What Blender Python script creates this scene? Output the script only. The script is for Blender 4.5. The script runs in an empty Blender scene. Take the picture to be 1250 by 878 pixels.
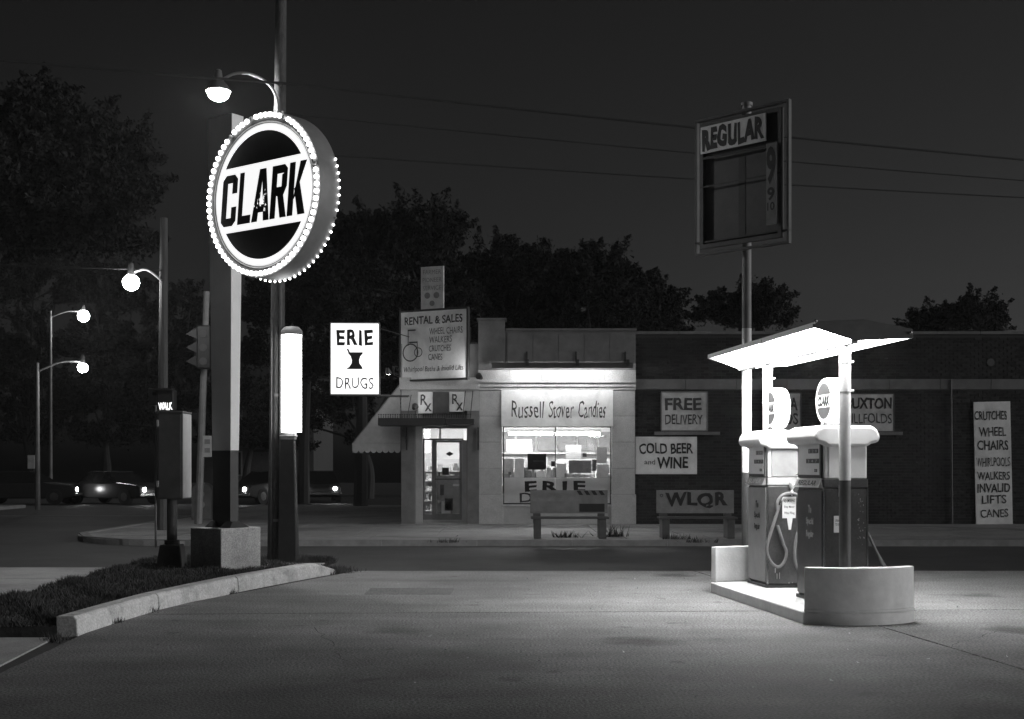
import bpy, math, random
import numpy as np
from mathutils import Vector, Matrix
R = math.radians
rnd = random.Random(7)
SC = bpy.context.scene
COL = SC.collection

# ------------------------------------------------------------------ camera
cd = bpy.data.cameras.new('camera'); cam = bpy.data.objects.new('camera', cd); COL.objects.link(cam)
cam.location = (0, 0, 1.5); cam.rotation_euler = (R(90), 0, 0)
cd.sensor_width = 36; cd.lens = 43.2; cd.shift_y = 0.104; cd.clip_end = 2000; cd.clip_start = .1
SC.camera = cam
# ------------------------------------------------------------------ sky (night-fall, black and white film)
w = bpy.data.worlds.new('World'); SC.world = w; w.use_nodes = True
nt = w.node_tree; nt.nodes.clear()
sky = nt.nodes.new('ShaderNodeTexSky'); sky.sky_type = 'NISHITA'; sky.sun_disc = False
sky.sun_elevation = R(-3.0); sky.sun_rotation = R(55); sky.altitude = 200
bw = nt.nodes.new('ShaderNodeRGBToBW'); bg = nt.nodes.new('ShaderNodeBackground'); wo = nt.nodes.new('ShaderNodeOutputWorld')
nt.links.new(sky.outputs[0], bw.inputs[0]); nt.links.new(bw.outputs[0], bg.inputs[0]); nt.links.new(bg.outputs[0], wo.inputs[0])
bg.inputs[1].default_value = 0.115
# added directional fill from the right, brightening the pylon, plinth and kerb sides
sd = bpy.data.lights.new('side_fill', 'SUN'); sd.energy = 2.0; sd.angle = R(40)
so = bpy.data.objects.new('side_fill', sd); COL.objects.link(so)
so.rotation_euler = Vector((-.95, .26, -.05)).to_track_quat('-Z', 'Y').to_euler()
SC.view_settings.view_transform = 'Standard'; SC.view_settings.look = 'None'
SC.view_settings.exposure = 0; SC.view_settings.gamma = 1
SC.cycles.max_bounces = 6; SC.cycles.sample_clamp_indirect = 3

CX, HY, F, CH = 625., 569., 1500., 1.5
def GX(px, Y): return (px - CX) / F * Y
def GZ(py, Y): return CH + (HY - py) / F * Y
def GY(py, z=0.): return F * (CH - z) / (py - HY)

# ------------------------------------------------------------------ materials (all neutral grey)
def mat(name, g, rough=.7, var=.25, scale=6., bump=0., bscale=60., metal=0., stretch=None, fine=0., island=0., spec=.5, stain=0.):
    m = bpy.data.materials.new(name); m.use_nodes = True
    n = m.node_tree.nodes; l = m.node_tree.links; b = n['Principled BSDF']
    b.inputs['Roughness'].default_value = rough; b.inputs['Metallic'].default_value = metal
    b.inputs['Specular IOR Level'].default_value = spec
    tc = n.new('ShaderNodeTexCoord'); mp = n.new('ShaderNodeMapping'); l.new(tc.outputs['Object'], mp.inputs[0])
    if stretch: mp.inputs['Scale'].default_value = stretch
    nz = n.new('ShaderNodeTexNoise'); nz.inputs['Scale'].default_value = scale; nz.inputs['Detail'].default_value = 8; nz.inputs['Roughness'].default_value = .65
    l.new(mp.outputs[0], nz.inputs['Vector'])
    mr = n.new('ShaderNodeMapRange'); l.new(nz.outputs['Fac'], mr.inputs[0])
    mr.inputs[1].default_value = .3; mr.inputs[2].default_value = .7
    mr.inputs[3].default_value = g * (1 - var); mr.inputs[4].default_value = g * (1 + var)
    val = mr.outputs[0]
    def mul(a, lo, hi, src, f0=.3, f1=.7):
        r = n.new('ShaderNodeMapRange'); l.new(src, r.inputs[0])
        r.inputs[1].default_value = f0; r.inputs[2].default_value = f1; r.inputs[3].default_value = lo; r.inputs[4].default_value = hi
        x = n.new('ShaderNodeMath'); x.operation = 'MULTIPLY'; l.new(a, x.inputs[0]); l.new(r.outputs[0], x.inputs[1]); return x.outputs[0]
    if fine:
        n2 = n.new('ShaderNodeTexNoise'); n2.inputs['Scale'].default_value = bscale; n2.inputs['Detail'].default_value = 3
        l.new(mp.outputs[0], n2.inputs['Vector']); val = mul(val, 1 - fine, 1 + fine, n2.outputs['Fac'], .35, .65)
    if stain:
        n3 = n.new('ShaderNodeTexNoise'); n3.inputs['Scale'].default_value = scale * .23; n3.inputs['Detail'].default_value = 5; n3.inputs['Distortion'].default_value = .6
        l.new(mp.outputs[0], n3.inputs['Vector']); val = mul(val, 1 - stain, 1, n3.outputs['Fac'], .3, .5)
    if island:
        ge = n.new('ShaderNodeNewGeometry'); oi = n.new('ShaderNodeObjectInfo')
        ad = n.new('ShaderNodeMath'); ad.operation = 'ADD'; l.new(ge.outputs['Random Per Island'], ad.inputs[0]); l.new(oi.outputs['Random'], ad.inputs[1])
        fr = n.new('ShaderNodeMath'); fr.operation = 'FRACT'; l.new(ad.outputs[0], fr.inputs[0])
        val = mul(val, 1 - island, 1 + island, fr.outputs[0], 0, 1)
    l.new(val, b.inputs['Base Color'])
    if bump:
        bp = n.new('ShaderNodeBump'); bp.inputs['Strength'].default_value = bump; bp.inputs['Distance'].default_value = .01
        nb = n.new('ShaderNodeTexNoise'); nb.inputs['Scale'].default_value = bscale; nb.inputs['Detail'].default_value = 6
        l.new(mp.outputs[0], nb.inputs['Vector']); l.new(nb.outputs['Fac'], bp.inputs['Height']); l.new(bp.outputs[0], b.inputs['Normal'])
    return m
def emi(name, s, g=1.):
    m = bpy.data.materials.new(name); m.use_nodes = True; b = m.node_tree.nodes['Principled BSDF']
    b.inputs['Base Color'].default_value = (g * .8, g * .8, g * .8, 1); b.inputs['Emission Color'].default_value = (1, 1, 1, 1)
    b.inputs['Emission Strength'].default_value = s; return m
def glassm(name, rough=.02):
    m = bpy.data.materials.new(name); m.use_nodes = True; n = m.node_tree.nodes; l = m.node_tree.links; n.clear()
    o = n.new('ShaderNodeOutputMaterial'); mx = n.new('ShaderNodeMixShader'); t = n.new('ShaderNodeBsdfTransparent'); g = n.new('ShaderNodeBsdfGlossy')
    g.inputs['Roughness'].default_value = rough; fr = n.new('ShaderNodeFresnel'); fr.inputs[0].default_value = 1.5
    t.inputs[0].default_value = (.93, .93, .93, 1)
    l.new(fr.outputs[0], mx.inputs[0]); l.new(t.outputs[0], mx.inputs[1]); l.new(g.outputs[0], mx.inputs[2]); l.new(mx.outputs[0], o.inputs[0]); return m

M = dict(
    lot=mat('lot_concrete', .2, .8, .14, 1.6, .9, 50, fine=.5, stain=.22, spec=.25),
    patch=mat('paving_patch', .13, .85, .2, 5, .8, 45, fine=.5),
    joint=mat('joint_tar', .02, .9, .3),
    asphalt=mat('asphalt', .055, .75, .22, 1.2, .5, 80, fine=.35, stain=.3),
    ground=mat('dark_ground', .05, .9, .3, .5),
    walk=mat('walk_concrete', .32, .85, .15, 2.0, .4, 80, fine=.22, stain=.35, spec=.25, island=.06),
    kerbw=mat('painted_kerb', .5, .7, .16, 14, .7, 50, fine=.18, stain=.4),
    kerb=mat('kerb_concrete', .22, .85, .2, 5, .3, 60),
    white=mat('white_paint', .8, .45, .05, 4, .05, 30, stain=.06),
    whiteworn=mat('worn_white_paint', .78, .55, .1, 7, .2, 40, stain=.2),
    pumpwhite=mat('pump_white_enamel', .78, .3, .06, 5, stain=.12),
    drumgrey=mat('drum_paint', .22, .5, .12, 5, stain=.2), band=mat('band_stone', .16, .85, .15, 4, .3, 50, stain=.3, island=.1),
    pumpaged=mat('dulled_enamel', .3, .5, .12, 9, stain=.25),
    pumpred=mat('pump_dark_enamel', .055, .32, .25, 6, fine=.15, bscale=45, stain=.25),
    pumpgrey=mat('pump_grey_enamel', .3, .4, .12, 6, stain=.15),
    chrome=mat('chrome', .6, .22, .1, 8, metal=1.),
    black=mat('black_paint', .02, .5, .3, 8),
    ink=mat('black_lettering', .012, .6, .2, 8),
    inkworn=mat('worn_lettering', .05, .7, .4, 20),
    grey=mat('grey_paint', .2, .6, .2, 5, stain=.2),
    dgrey=mat('dark_grey_paint', .07, .6, .25, 5, stain=.2),
    lgrey=mat('light_grey_paint', .42, .6, .12, 5, stain=.15),
    sign=mat('painted_sign_board', .84, .6, .1, 5, stain=.32),
    signdim=mat('weathered_sign_board', .55, .7, .15, 6, stain=.45),
    stone=mat('stone_facing', .45, .85, .1, 5, .3, 60, fine=.15, stain=.2, island=.07),
    stonedark=mat('sooty_stone', .17, .85, .2, 4, .3, 50, stain=.3),
    brick=mat('brick', .03, .85, .15, 20, .4, 70, fine=.2, island=.35, spec=.2),
    mortar=mat('mortar', .05, .9, .15, 30),
    roof=mat('roofing', .04, .9, .2),
    wood=mat('pole_wood', .085, .95, .25, 5, .8, 25, stretch=(6, 6, .5), fine=.3, spec=.05),
    wooddark=mat('dark_pole_wood', .07, .9, .25, 5, .8, 25, stretch=(6, 6, .5)),
    bark=mat('bark', .03, .9, .3, 8, .8, 15, stretch=(3, 3, .6)),
    leaf=mat('leaf', .022, .9, .3, 3, island=.35, spec=.02),
    grass=mat('grass_blade', .07, .85, .3, 5, island=.5, spec=.1),
    soil=mat('soil', .035, .95, .35, 8, .8, 30),
    benchsign=mat('weathered_bench_panel', .22, .8, .2, 6, stain=.3),
    slat=mat('bench_wood', .08, .8, .25, 5, .3, 30, stretch=(.6, 5, 5), stain=.25),
    concrete=mat('cast_concrete', .38, .85, .14, 7, .7, 50, fine=.22, stain=.35),
    rubber=mat('hose_rubber', .16, .5, .15, 10),
    tyre=mat('tyre', .02, .8, .2), carp=mat('car_paint', .02, .25, .1), carl=mat('pale_car_paint', .035, .25, .1),
    canvas=mat('awning_canvas', .42, .85, .12, 8, .2, 60), canvasd=mat('awning_dark_stripe', .16, .85, .12, 8),
    wire=mat('wire', .015, .8, .1),
    inner=mat('shop_interior_wall', .6, .8, .06, 3), shelf=mat('shop_shelf', .45, .6, .1), goods=mat('shop_goods', .4, .6, .3, 9, island=.7),
    line=mat('headlight_trail_paint', .2, .8, .3, 4, stain=.5),  # pale colour standing in for a headlight trail
    glass=glassm('glass'), darkglass=mat('dark_glass', .02, .08, .1),
    cnpy=emi('canopy_tube_glow', 40.), disc=emi('disc_back_lit_plastic', .95), discring=emi('disc_lit_ring', 1.0), bulb=emi('bulb_glow', 7.), bulbsocket=mat('bulb_socket', .35, .5),
    post=emi('post_tube_glow', 14.), erie=emi('lit_sign_plastic', 1.25), globe=emi('pump_globe_glow', 1.3), lamp=emi('street_lamp_glow', 750.),
    lampf=emi('far_lamp_glow', 90.), tube=emi('shop_tube_glow', 90.), ceil=emi('shop_ceiling_light', 75.), trough=emi('trough_tube_glow', 95.), walkl=emi('walk_letters_glow', 2.),
    head=emi('headlight_glow', 60.), tail=emi('tail_lamp_glow', 3.), flood=emi('flood_lamp_glow', 25.),
)

M['translucent'] = mat('thin_window_panel', .7, .8, .06, 3, stain=.1)
_n = M['translucent'].node_tree.nodes; _l = M['translucent'].node_tree.links; _t = _n.new('ShaderNodeBsdfTranslucent'); _mx = _n.new('ShaderNodeMixShader'); _mx.inputs[0].default_value = .5
_t.inputs[0].default_value = (.75, .75, .75, 1); _o = [q for q in _n if q.type == 'OUTPUT_MATERIAL'][0]
_l.new(_n['Principled BSDF'].outputs[0], _mx.inputs[1]); _l.new(_t.outputs[0], _mx.inputs[2]); _l.new(_mx.outputs[0], _o.inputs['Surface'])
# ------------------------------------------------------------------ mesh helpers
class MB:
    def __init__(s): s.v = []; s.f = []
    def add(s, vs, fs):
        o = len(s.v); s.v += [tuple(x) for x in vs]; s.f += [tuple(i + o for i in f) for f in fs]; return s
    def box(s, x0, x1, y0, y1, z0, z1):
        return s.add([(x0,y0,z0),(x1,y0,z0),(x1,y1,z0),(x0,y1,z0),(x0,y0,z1),(x1,y0,z1),(x1,y1,z1),(x0,y1,z1)],
                     [(0,3,2,1),(4,5,6,7),(0,1,5,4),(1,2,6,5),(2,3,7,6),(3,0,4,7)])
    def cyl(s, p0, p1, r0, r1=None, n=12, caps=True):
        r1 = r0 if r1 is None else r1
        p0 = Vector(p0); p1 = Vector(p1); d = (p1 - p0).normalized()
        a = d.orthogonal().normalized(); b = d.cross(a)
        vs = [p + (a * math.cos(2*math.pi*i/n) + b * math.sin(2*math.pi*i/n)) * r for p, r in ((p0, r0), (p1, r1)) for i in range(n)]
        fs = [(i, (i+1) % n, n + (i+1) % n, n + i) for i in range(n)]
        if caps: fs += [tuple(range(n))[::-1], tuple(range(n, 2*n))]
        return s.add(vs, fs)
    def tube(s, pts, r, n=8):
        pts = [Vector(p) for p in pts]; rings = []
        up = None
        for i, p in enumerate(pts):
            d = (pts[min(i+1, len(pts)-1)] - pts[max(i-1, 0)]).normalized()
            a = d.orthogonal().normalized() if up is None else (up - d * up.dot(d)).normalized()
            up = a; b = d.cross(a); rr = r[i] if isinstance(r, (list, tuple)) else r
            rings.append([p + (a*math.cos(2*math.pi*k/n) + b*math.sin(2*math.pi*k/n))*rr for k in range(n)])
        vs = [v for rg in rings for v in rg]; fs = []
        for i in range(len(pts)-1):
            for k in range(n): fs.append((i*n+k, i*n+(k+1) % n, (i+1)*n+(k+1) % n, (i+1)*n+k))
        fs += [tuple(range(n))[::-1], tuple((len(pts)-1)*n + k for k in range(n))]
        return s.add(vs, fs)
    def prism(s, poly, a0, a1, ax='y'):
        """poly: closed 2D outline; extruded along ax from a0 to a1."""
        def P(u, v, w):
            return (u, w, v) if ax == 'y' else ((w, u, v) if ax == 'x' else (u, v, w))
        n = len(poly)
        vs = [P(u, v, a0) for u, v in poly] + [P(u, v, a1) for u, v in poly]
        return s.add(vs, [(i, (i+1) % n, n+(i+1) % n, n+i) for i in range(n)] + [tuple(range(n))[::-1], tuple(range(n, 2*n))])
    def lathe(s, prof, c=(0,0,0), axis='z', n=24):
        vs = []; m = len(prof)
        for i in range(n):
            a = 2*math.pi*i/n
            for r, h in prof:
                p = (r*math.cos(a), r*math.sin(a), h) if axis == 'z' else (r*math.cos(a), h, r*math.sin(a)) if axis == 'y' else (h, r*math.cos(a), r*math.sin(a))
                vs.append((p[0]+c[0], p[1]+c[1], p[2]+c[2]))
        fs = [(i*m+j, ((i+1) % n)*m+j, ((i+1) % n)*m+j+1, i*m+j+1) for i in range(n) for j in range(m-1)]
        return s.add(vs, fs)
    def sphere(s, c, r, n=12, m=8, sz=1., t0=0., t1=1.):
        return s.lathe([(max(r*math.sin(math.pi*(t0+(t1-t0)*j/m)), 1e-4), r*sz*math.cos(math.pi*(t0+(t1-t0)*j/m))) for j in range(m+1)], c, 'z', n)
    def mesh(s, name):
        me = bpy.data.meshes.new(name); me.from_pydata(s.v, [], s.f)
        import bmesh
        bm = bmesh.new(); bm.from_mesh(me); bmesh.ops.remove_doubles(bm, verts=bm.verts, dist=1e-5)
        bmesh.ops.recalc_face_normals(bm, faces=bm.faces); bm.to_mesh(me); bm.free(); return me
    def build(s, name, m, parent=None, smooth=False, bevel=0., loc=None, rot=None):
        me = s.mesh(name); me.materials.append(m)
        o = bpy.data.objects.new(name, me); COL.objects.link(o)
        if parent: o.parent = parent
        if loc: o.location = loc
        if rot: o.rotation_euler = rot
        if smooth: me.shade_smooth(); smooth_angle(me)
        if bevel:
            b = o.modifiers.new('bevel', 'BEVEL'); b.width = bevel; b.segments = 2; b.limit_method = 'ANGLE'
        return o
def smooth_angle(me):
    try: me.set_sharp_from_angle(angle=R(35))
    except Exception: pass
def box(name, m, parent, x0, x1, y0, y1, z0, z1, bevel=0.): return MB().box(x0,x1,y0,y1,z0,z1).build(name, m, parent, bevel=bevel)
def tag(o, label=None, cat=None, group=None, kind=None):
    if label: o['label'] = label
    if cat: o['category'] = cat
    if group: o['group'] = group
    if kind: o['kind'] = kind
    return o
def thing(name, label, cat, loc=(0,0,0), rz=0., group=None):
    o = bpy.data.objects.new(name, None); COL.objects.link(o); o.location = loc; o.rotation_euler = (0,0,rz)
    return tag(o, label, cat, group)
def inst(src, parent=None, loc=None, rot=None):
    o = src.copy(); COL.objects.link(o)
    if parent is not None: o.parent = parent
    if loc is not None: o.location = loc
    if rot is not None: o.rotation_euler = rot
    return o
_tc = {}
def text(string, name, m, parent, cx, cz, y, wid, hgt, bold=.0, shear=0., rx=0., ry=0., flip=False, depth=.0, facing='y', spacing=1.):
    """lettering fitted to a wid x hgt box centred on (cx, cz) of a board facing -Y (or -X), at depth y."""
    key = (string, bold, shear, spacing)
    if key not in _tc:
        c = bpy.data.curves.new('t', 'FONT'); c.body = string; c.offset = bold; c.shear = shear; c.resolution_u = 3; c.space_character = spacing
        o = bpy.data.objects.new('t', c); COL.objects.link(o)
        dg = bpy.context.evaluated_depsgraph_get(); me = bpy.data.meshes.new_from_object(o.evaluated_get(dg))
        bpy.data.objects.remove(o); bpy.data.curves.remove(c); _tc[key] = me
    me = _tc[key].copy(); a = np.empty(len(me.vertices)*3, np.float32); me.vertices.foreach_get('co', a); a = a.reshape(-1, 3)
    mn = a.min(0); mx = a.max(0); ce = (mn+mx)/2; sz = np.maximum(mx-mn, 1e-5)
    u = (a[:,0]-ce[0])/sz[0]*wid; v = (a[:,1]-ce[1])/sz[1]*hgt
    if name == 'lettering':      # brush wobble of hand-painted lines
        ph = rnd.uniform(0, 6.28); v = v + hgt*.035*np.sin(u/max(wid, 1e-3)*11+ph) + hgt*.02*np.sin(u/max(wid, 1e-3)*37+ph*2); u = u + hgt*.03*np.sin(v/max(hgt, 1e-3)*9+ph+u*20)
    cr, sr = math.cos(ry), math.sin(ry); u, v = u*cr - v*sr, u*sr + v*cr
    if facing == 'y': b = np.stack([cx+u, np.full_like(u, y), cz+v], 1)
    else: b = np.stack([np.full_like(u, y), cx-u, cz+v], 1)
    me.vertices.foreach_set('co', b.astype(np.float32).ravel()); me.update()
    me.materials.clear(); me.materials.append(m)
    o = bpy.data.objects.new(name, me); COL.objects.link(o); o.parent = parent; me.name = name
    return o

# light fall-off painted into the apron colour, darkening towards the camera, plus oil drips
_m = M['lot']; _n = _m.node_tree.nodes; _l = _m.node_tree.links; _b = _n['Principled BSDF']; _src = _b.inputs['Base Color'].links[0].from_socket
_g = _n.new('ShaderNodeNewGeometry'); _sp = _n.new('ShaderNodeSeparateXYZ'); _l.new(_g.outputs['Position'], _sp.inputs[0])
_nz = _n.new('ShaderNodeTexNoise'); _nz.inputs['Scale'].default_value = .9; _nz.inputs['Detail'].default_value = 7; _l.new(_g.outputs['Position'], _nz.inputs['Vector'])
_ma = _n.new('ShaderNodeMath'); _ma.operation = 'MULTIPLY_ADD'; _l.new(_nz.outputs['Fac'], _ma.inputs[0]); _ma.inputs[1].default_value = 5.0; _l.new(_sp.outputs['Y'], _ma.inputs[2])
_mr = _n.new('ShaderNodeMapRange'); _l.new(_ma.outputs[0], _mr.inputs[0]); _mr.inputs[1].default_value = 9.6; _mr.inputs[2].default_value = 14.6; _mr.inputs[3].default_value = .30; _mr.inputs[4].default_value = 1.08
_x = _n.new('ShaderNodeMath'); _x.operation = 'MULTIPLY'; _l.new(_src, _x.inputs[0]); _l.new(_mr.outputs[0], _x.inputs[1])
_wn = _n.new('ShaderNodeTexNoise'); _wn.inputs['Scale'].default_value = 3.; _wn.inputs['Detail'].default_value = 5; _l.new(_g.outputs['Position'], _wn.inputs['Vector'])
_wa = _n.new('ShaderNodeVectorMath'); _wa.operation = 'MULTIPLY_ADD'; _l.new(_wn.outputs['Color'], _wa.inputs[0]); _wa.inputs[1].default_value = (.5, .5, 0); _l.new(_g.outputs['Position'], _wa.inputs[2])
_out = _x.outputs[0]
for _sc, _rad, _lo in ((.55, .20, .45), (1.7, .16, .6)):      # oil drips of two sizes
    _v = _n.new('ShaderNodeTexVoronoi'); _v.inputs['Scale'].default_value = _sc; _l.new(_wa.outputs[0], _v.inputs['Vector'])
    _r = _n.new('ShaderNodeMapRange'); _l.new(_v.outputs['Distance'], _r.inputs[0]); _r.inputs[1].default_value = _rad*.35; _r.inputs[2].default_value = _rad; _r.inputs[3].default_value = _lo; _r.inputs[4].default_value = 1.
    _y = _n.new('ShaderNodeMath'); _y.operation = 'MULTIPLY'; _l.new(_out, _y.inputs[0]); _l.new(_r.outputs[0], _y.inputs[1]); _out = _y.outputs[0]
_tr = _n.new('ShaderNodeMapping'); _tr.inputs['Scale'].default_value = (.25, 2.2, 1); _tr.inputs['Rotation'].default_value = (0, 0, .06); _l.new(_g.outputs['Position'], _tr.inputs[0])
_tn = _n.new('ShaderNodeTexNoise'); _tn.inputs['Scale'].default_value = 1.1; _tn.inputs['Detail'].default_value = 6; _l.new(_tr.outputs[0], _tn.inputs['Vector'])
_r = _n.new('ShaderNodeMapRange'); _l.new(_tn.outputs['Fac'], _r.inputs[0]); _r.inputs[1].default_value = .35; _r.inputs[2].default_value = .65; _r.inputs[3].default_value = .89; _r.inputs[4].default_value = 1.09
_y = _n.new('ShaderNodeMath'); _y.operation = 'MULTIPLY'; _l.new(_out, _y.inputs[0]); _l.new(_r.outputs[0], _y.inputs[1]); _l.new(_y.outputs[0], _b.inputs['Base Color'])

# ================================================================== SETTING
g = MB().box(-74, 74, -29, 109, -.8, -.14).build('ground', M['ground']); tag(g, kind='structure')
road = MB().box(-60, 60, 3, 62, -.3, -.1).build('road', M['asphalt']); tag(road, kind='structure')
# petrol-station apron: cast concrete slabs with tarred joints
UX, UY = -.1354, .9908
lot = MB()
lot.prism([(-3.2,17.4),(-2.4,17.38),(30,17.4),(30,-4),(-7,-4),(-3.95,9),(-3.95,12)], -.3, .004, 'z')
lot = lot.build('station_apron', M['joint']); tag(lot, kind='structure')
def xl(x0, y0, y): return x0 + (y - y0) * UX / UY
rowsY = [(-2, 3.0), (3.0, 7.0), (7.0, 12.43), (12.43, 17.35)]
gap = .012
edges = [(-3.93, 10.6), (3.39, 11.3), (10.8, 11.9), (18.2, 12.5), (25.6, 13)]
for (ya, yb) in rowsY:
    for i in range(4):
        sl0 = .099 if i == 0 else -UX/UY
        (xa, y0a), (xb, y0b) = edges[i], edges[i+1]
        tilt = .045
        def Yt(x, yy): return yy + (tilt * x if abs(yy - 12.43) < .01 else 0)
        pts = []
        L0 = xa - (ya-y0a)*sl0 + gap; R0 = xl(xb, y0b, ya) - gap; L1 = xa - (yb-y0a)*sl0 + gap; R1 = xl(xb, y0b, yb) - gap
        if i == 0 and yb > 17: L0 = -3.85; L1 = -2.2
        if i == 0 and yb <= 12.5 and ya >= 7: L1 = -3.85
        P = [(L0, Yt(L0, ya)+gap), (R0, Yt(R0, ya)+gap), (R1, Yt(R1, yb)-gap), (L1, Yt(L1, yb)-gap)]
        # slightly ragged slab rims
        rim = []
        for k in range(4):
            a, b = P[k], P[(k+1) % 4]; n_ = 26
            for q in range(n_):
                t = q/n_; j = 0 if q == 0 else .006
                rim.append((a[0]+(b[0]-a[0])*t + rnd.uniform(-j, j), a[1]+(b[1]-a[1])*t + rnd.uniform(-j, j)))
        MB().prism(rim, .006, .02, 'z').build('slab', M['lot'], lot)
def crack(pts, wd=.012, m='joint', z=.0225):
    P = []
    for (a, b) in zip(pts, pts[1:]):
        for k in range(9): t = k/9; P.append((a[0]+(b[0]-a[0])*t+rnd.gauss(0, .02), a[1]+(b[1]-a[1])*t+rnd.gauss(0, .02)))
    P.append(pts[-1]); vs = []; fs = []
    for i, p in enumerate(P):
        q = P[min(i+1, len(P)-1)]; o_ = P[max(i-1, 0)]; d = Vector((q[0]-o_[0], q[1]-o_[1])).normalized(); h = wd*rnd.uniform(.3, 1)*(.5 if i in (0, len(P)-1) else 1)
        vs += [(p[0]-d.y*h, p[1]+d.x*h, z), (p[0]+d.y*h, p[1]-d.x*h, z)]
    fs = [(2*i, 2*i+1, 2*i+3, 2*i+2) for i in range(len(P)-1)]
    return MB().add(vs, fs).build('crack', M[m], lot)
def gp(px, py): Y_ = GY(py, .02); return (GX(px, Y_), Y_)
for pp in ([gp(795, 700), gp(835, 706), gp(880, 716)], [gp(715, 722), gp(752, 722.5)], [gp(690, 727), gp(722, 728)], [gp(120, 862), gp(160, 856), gp(215, 860)], [gp(380, 765), gp(410, 790), gp(425, 812)], [gp(1160, 790), gp(1210, 772), gp(1262, 768)]): crack(pp, .005)
for cx_, cy_, w_, h_ in ((gp(500, 722)+(.5, .35)),):   # cast patches in the paving
    MB().prism([(cx_-w_+rnd.uniform(-.03,.03), cy_-h_), (cx_+w_, cy_-h_+rnd.uniform(-.03,.03)), (cx_+w_+rnd.uniform(-.03,.03), cy_+h_), (cx_-w_, cy_+h_)], .0, .0235, 'z').build('paving_patch', M['patch'], lot)
# paved corner left of the verge
nw = MB().prism([(-30,3.0),(-3.2,3.0),(-3.96,10.62),(-5.4,10.62),(-5.4,17.9),(-30,17.9)], -.3, .006, 'z').build('near_pavement', M['joint']); tag(nw, kind='structure')
MB().prism([(-5.6,7.0),(-3.59,7.0),(-3.945,10.6),(-5.6,10.6)], .008, .022, 'z').build('slab', M['walk'], nw)
for (x0, x1, y0, y1) in [(-7.3,-5.62,7.0,10.6),(-9.0,-7.32,7.0,10.6)] + [(-5.4-1.75*(k+1), -5.42-1.75*k, 10.66+1.82*j, 12.46+1.82*j) for k in range(3) for j in range(4)]:
    if x1 - x0 > .1: MB().box(x0, x1, y0, y1, .008, .022).build('slab', M['walk'], nw)
pts = [(-4.0,9.0),(-3.97,10.62),(-5.62,10.62),(-5.62,9.0)]

# far corner block, kerbed, with slab pavement
XL = -9.6; YF = 24.5
arc = [(XL+3.2 - 3.2*math.cos(a), YF+3.2 - 3.2*math.sin(a)) for a in [R(k*9) for k in range(0, 11)]]
outline = [(XL, 47)] + arc + [(40, YF), (40, 47)]
blk = MB().prism(outline, -.3, .005, 'z').build('far_pavement', M['walk']); tag(blk, kind='structure')
# kerb stones
def path_pts(pts, step):
    out = [Vector((*pts[0], 0))]; 
    for a, b in zip(pts, pts[1:]):
        a = Vector((*a, 0)); b = Vector((*b, 0)); n = max(1, int((b-a).length/step))
        for k in range(1, n+1): out.append(a.lerp(b, k/n))
    return out
kp = path_pts([(XL, 47)] + arc[:1], 1.8) + [Vector((*a, 0)) for a in arc[1::3]] + path_pts([arc[-1], (24, YF)], 1.8)[0:]
far_kerb = MB().box(XL+3.2, 24, YF+.02, YF+.14, -.15, .01).build('far_kerb', M['kerb']); tag(far_kerb, kind='structure')
for a, b in zip(kp, kp[1:]):
    d = (b-a)
    if d.length < .05: continue
    nrm = Vector((-d.y, d.x, 0)).normalized(); d = d.normalized(); a2 = a + d*.006; b2 = b - d*.006
    MB().prism([(p.x, p.y) for p in (a2 - nrm*.02, b2 - nrm*.02, b2 + nrm*.16, a2 + nrm*.16)], -.2, .025, 'z').build('kerbstone', M['kerb'], far_kerb)
for j in range(4):
    y0 = YF + .2 + j*1.66
    x = -6.4 if j == 0 else -8.6
    k = 0
    while x < 19:
        wd = 1.75
        MB().box(x, x+wd-.025, y0, y0+1.635, 0, .018 + rnd.uniform(-.004, .004)).build('slab', M['walk'], blk)
        x += wd; k += 1
# headlight trail across the junction, painted as a thin pale line on the road
ln = MB().box(-30, -9.9, 39.2, 39.45, -.1, -.094).build('headlight_trail', M['line'], road)
# left block beyond the side street
lb = MB().prism([(-60,24.5),(-21,24.5),(-18.6,27),(-18.6,47),(-60,47)], -.3, .02, 'z').build('left_pavement', M['walk']); tag(lb, kind='structure')
hill = MB().box(-73.5, 73.5, 63, 108, -.3, .02).build('far_verge', M['soil']); tag(hill, kind='structure')

# ---- verge island in the foreground with white kerb
KO = [(-3.79,10.73),(-3.72,11.7),(-3.63,12.64),(-3.45,13.6),(-3.24,14.56),(-3.04,15.25),(-2.82,15.96),(-2.62,16.55),(-2.44,17.05)]
def off(pts, d):
    out = []
    for i, p in enumerate(pts):
        a = Vector(pts[max(i-1, 0)]); b = Vector(pts[min(i+1, len(pts)-1)]); t = (b-a).normalized(); out.append((p[0]-t.y*d, p[1]+t.x*d))
    return out
KI = off(KO, .2)
soilpoly = KI + [(-2.62,17.75),(-2.9,18.6),(-5.25,18.7),(-5.4,17.5),(-5.35,14.2),(-5.3,10.68)]
ver = MB().prism(soilpoly, -.02, .10, 'z').build('verge', M['soil']); tag(ver, kind='structure')
kb = thing('white_kerb', 'curved white painted kerb edging the grass verge in the left foreground', 'kerb', (-3.4, 14, 0))
segs = [(0, 2), (2, 4), (4, 8)]
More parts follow.
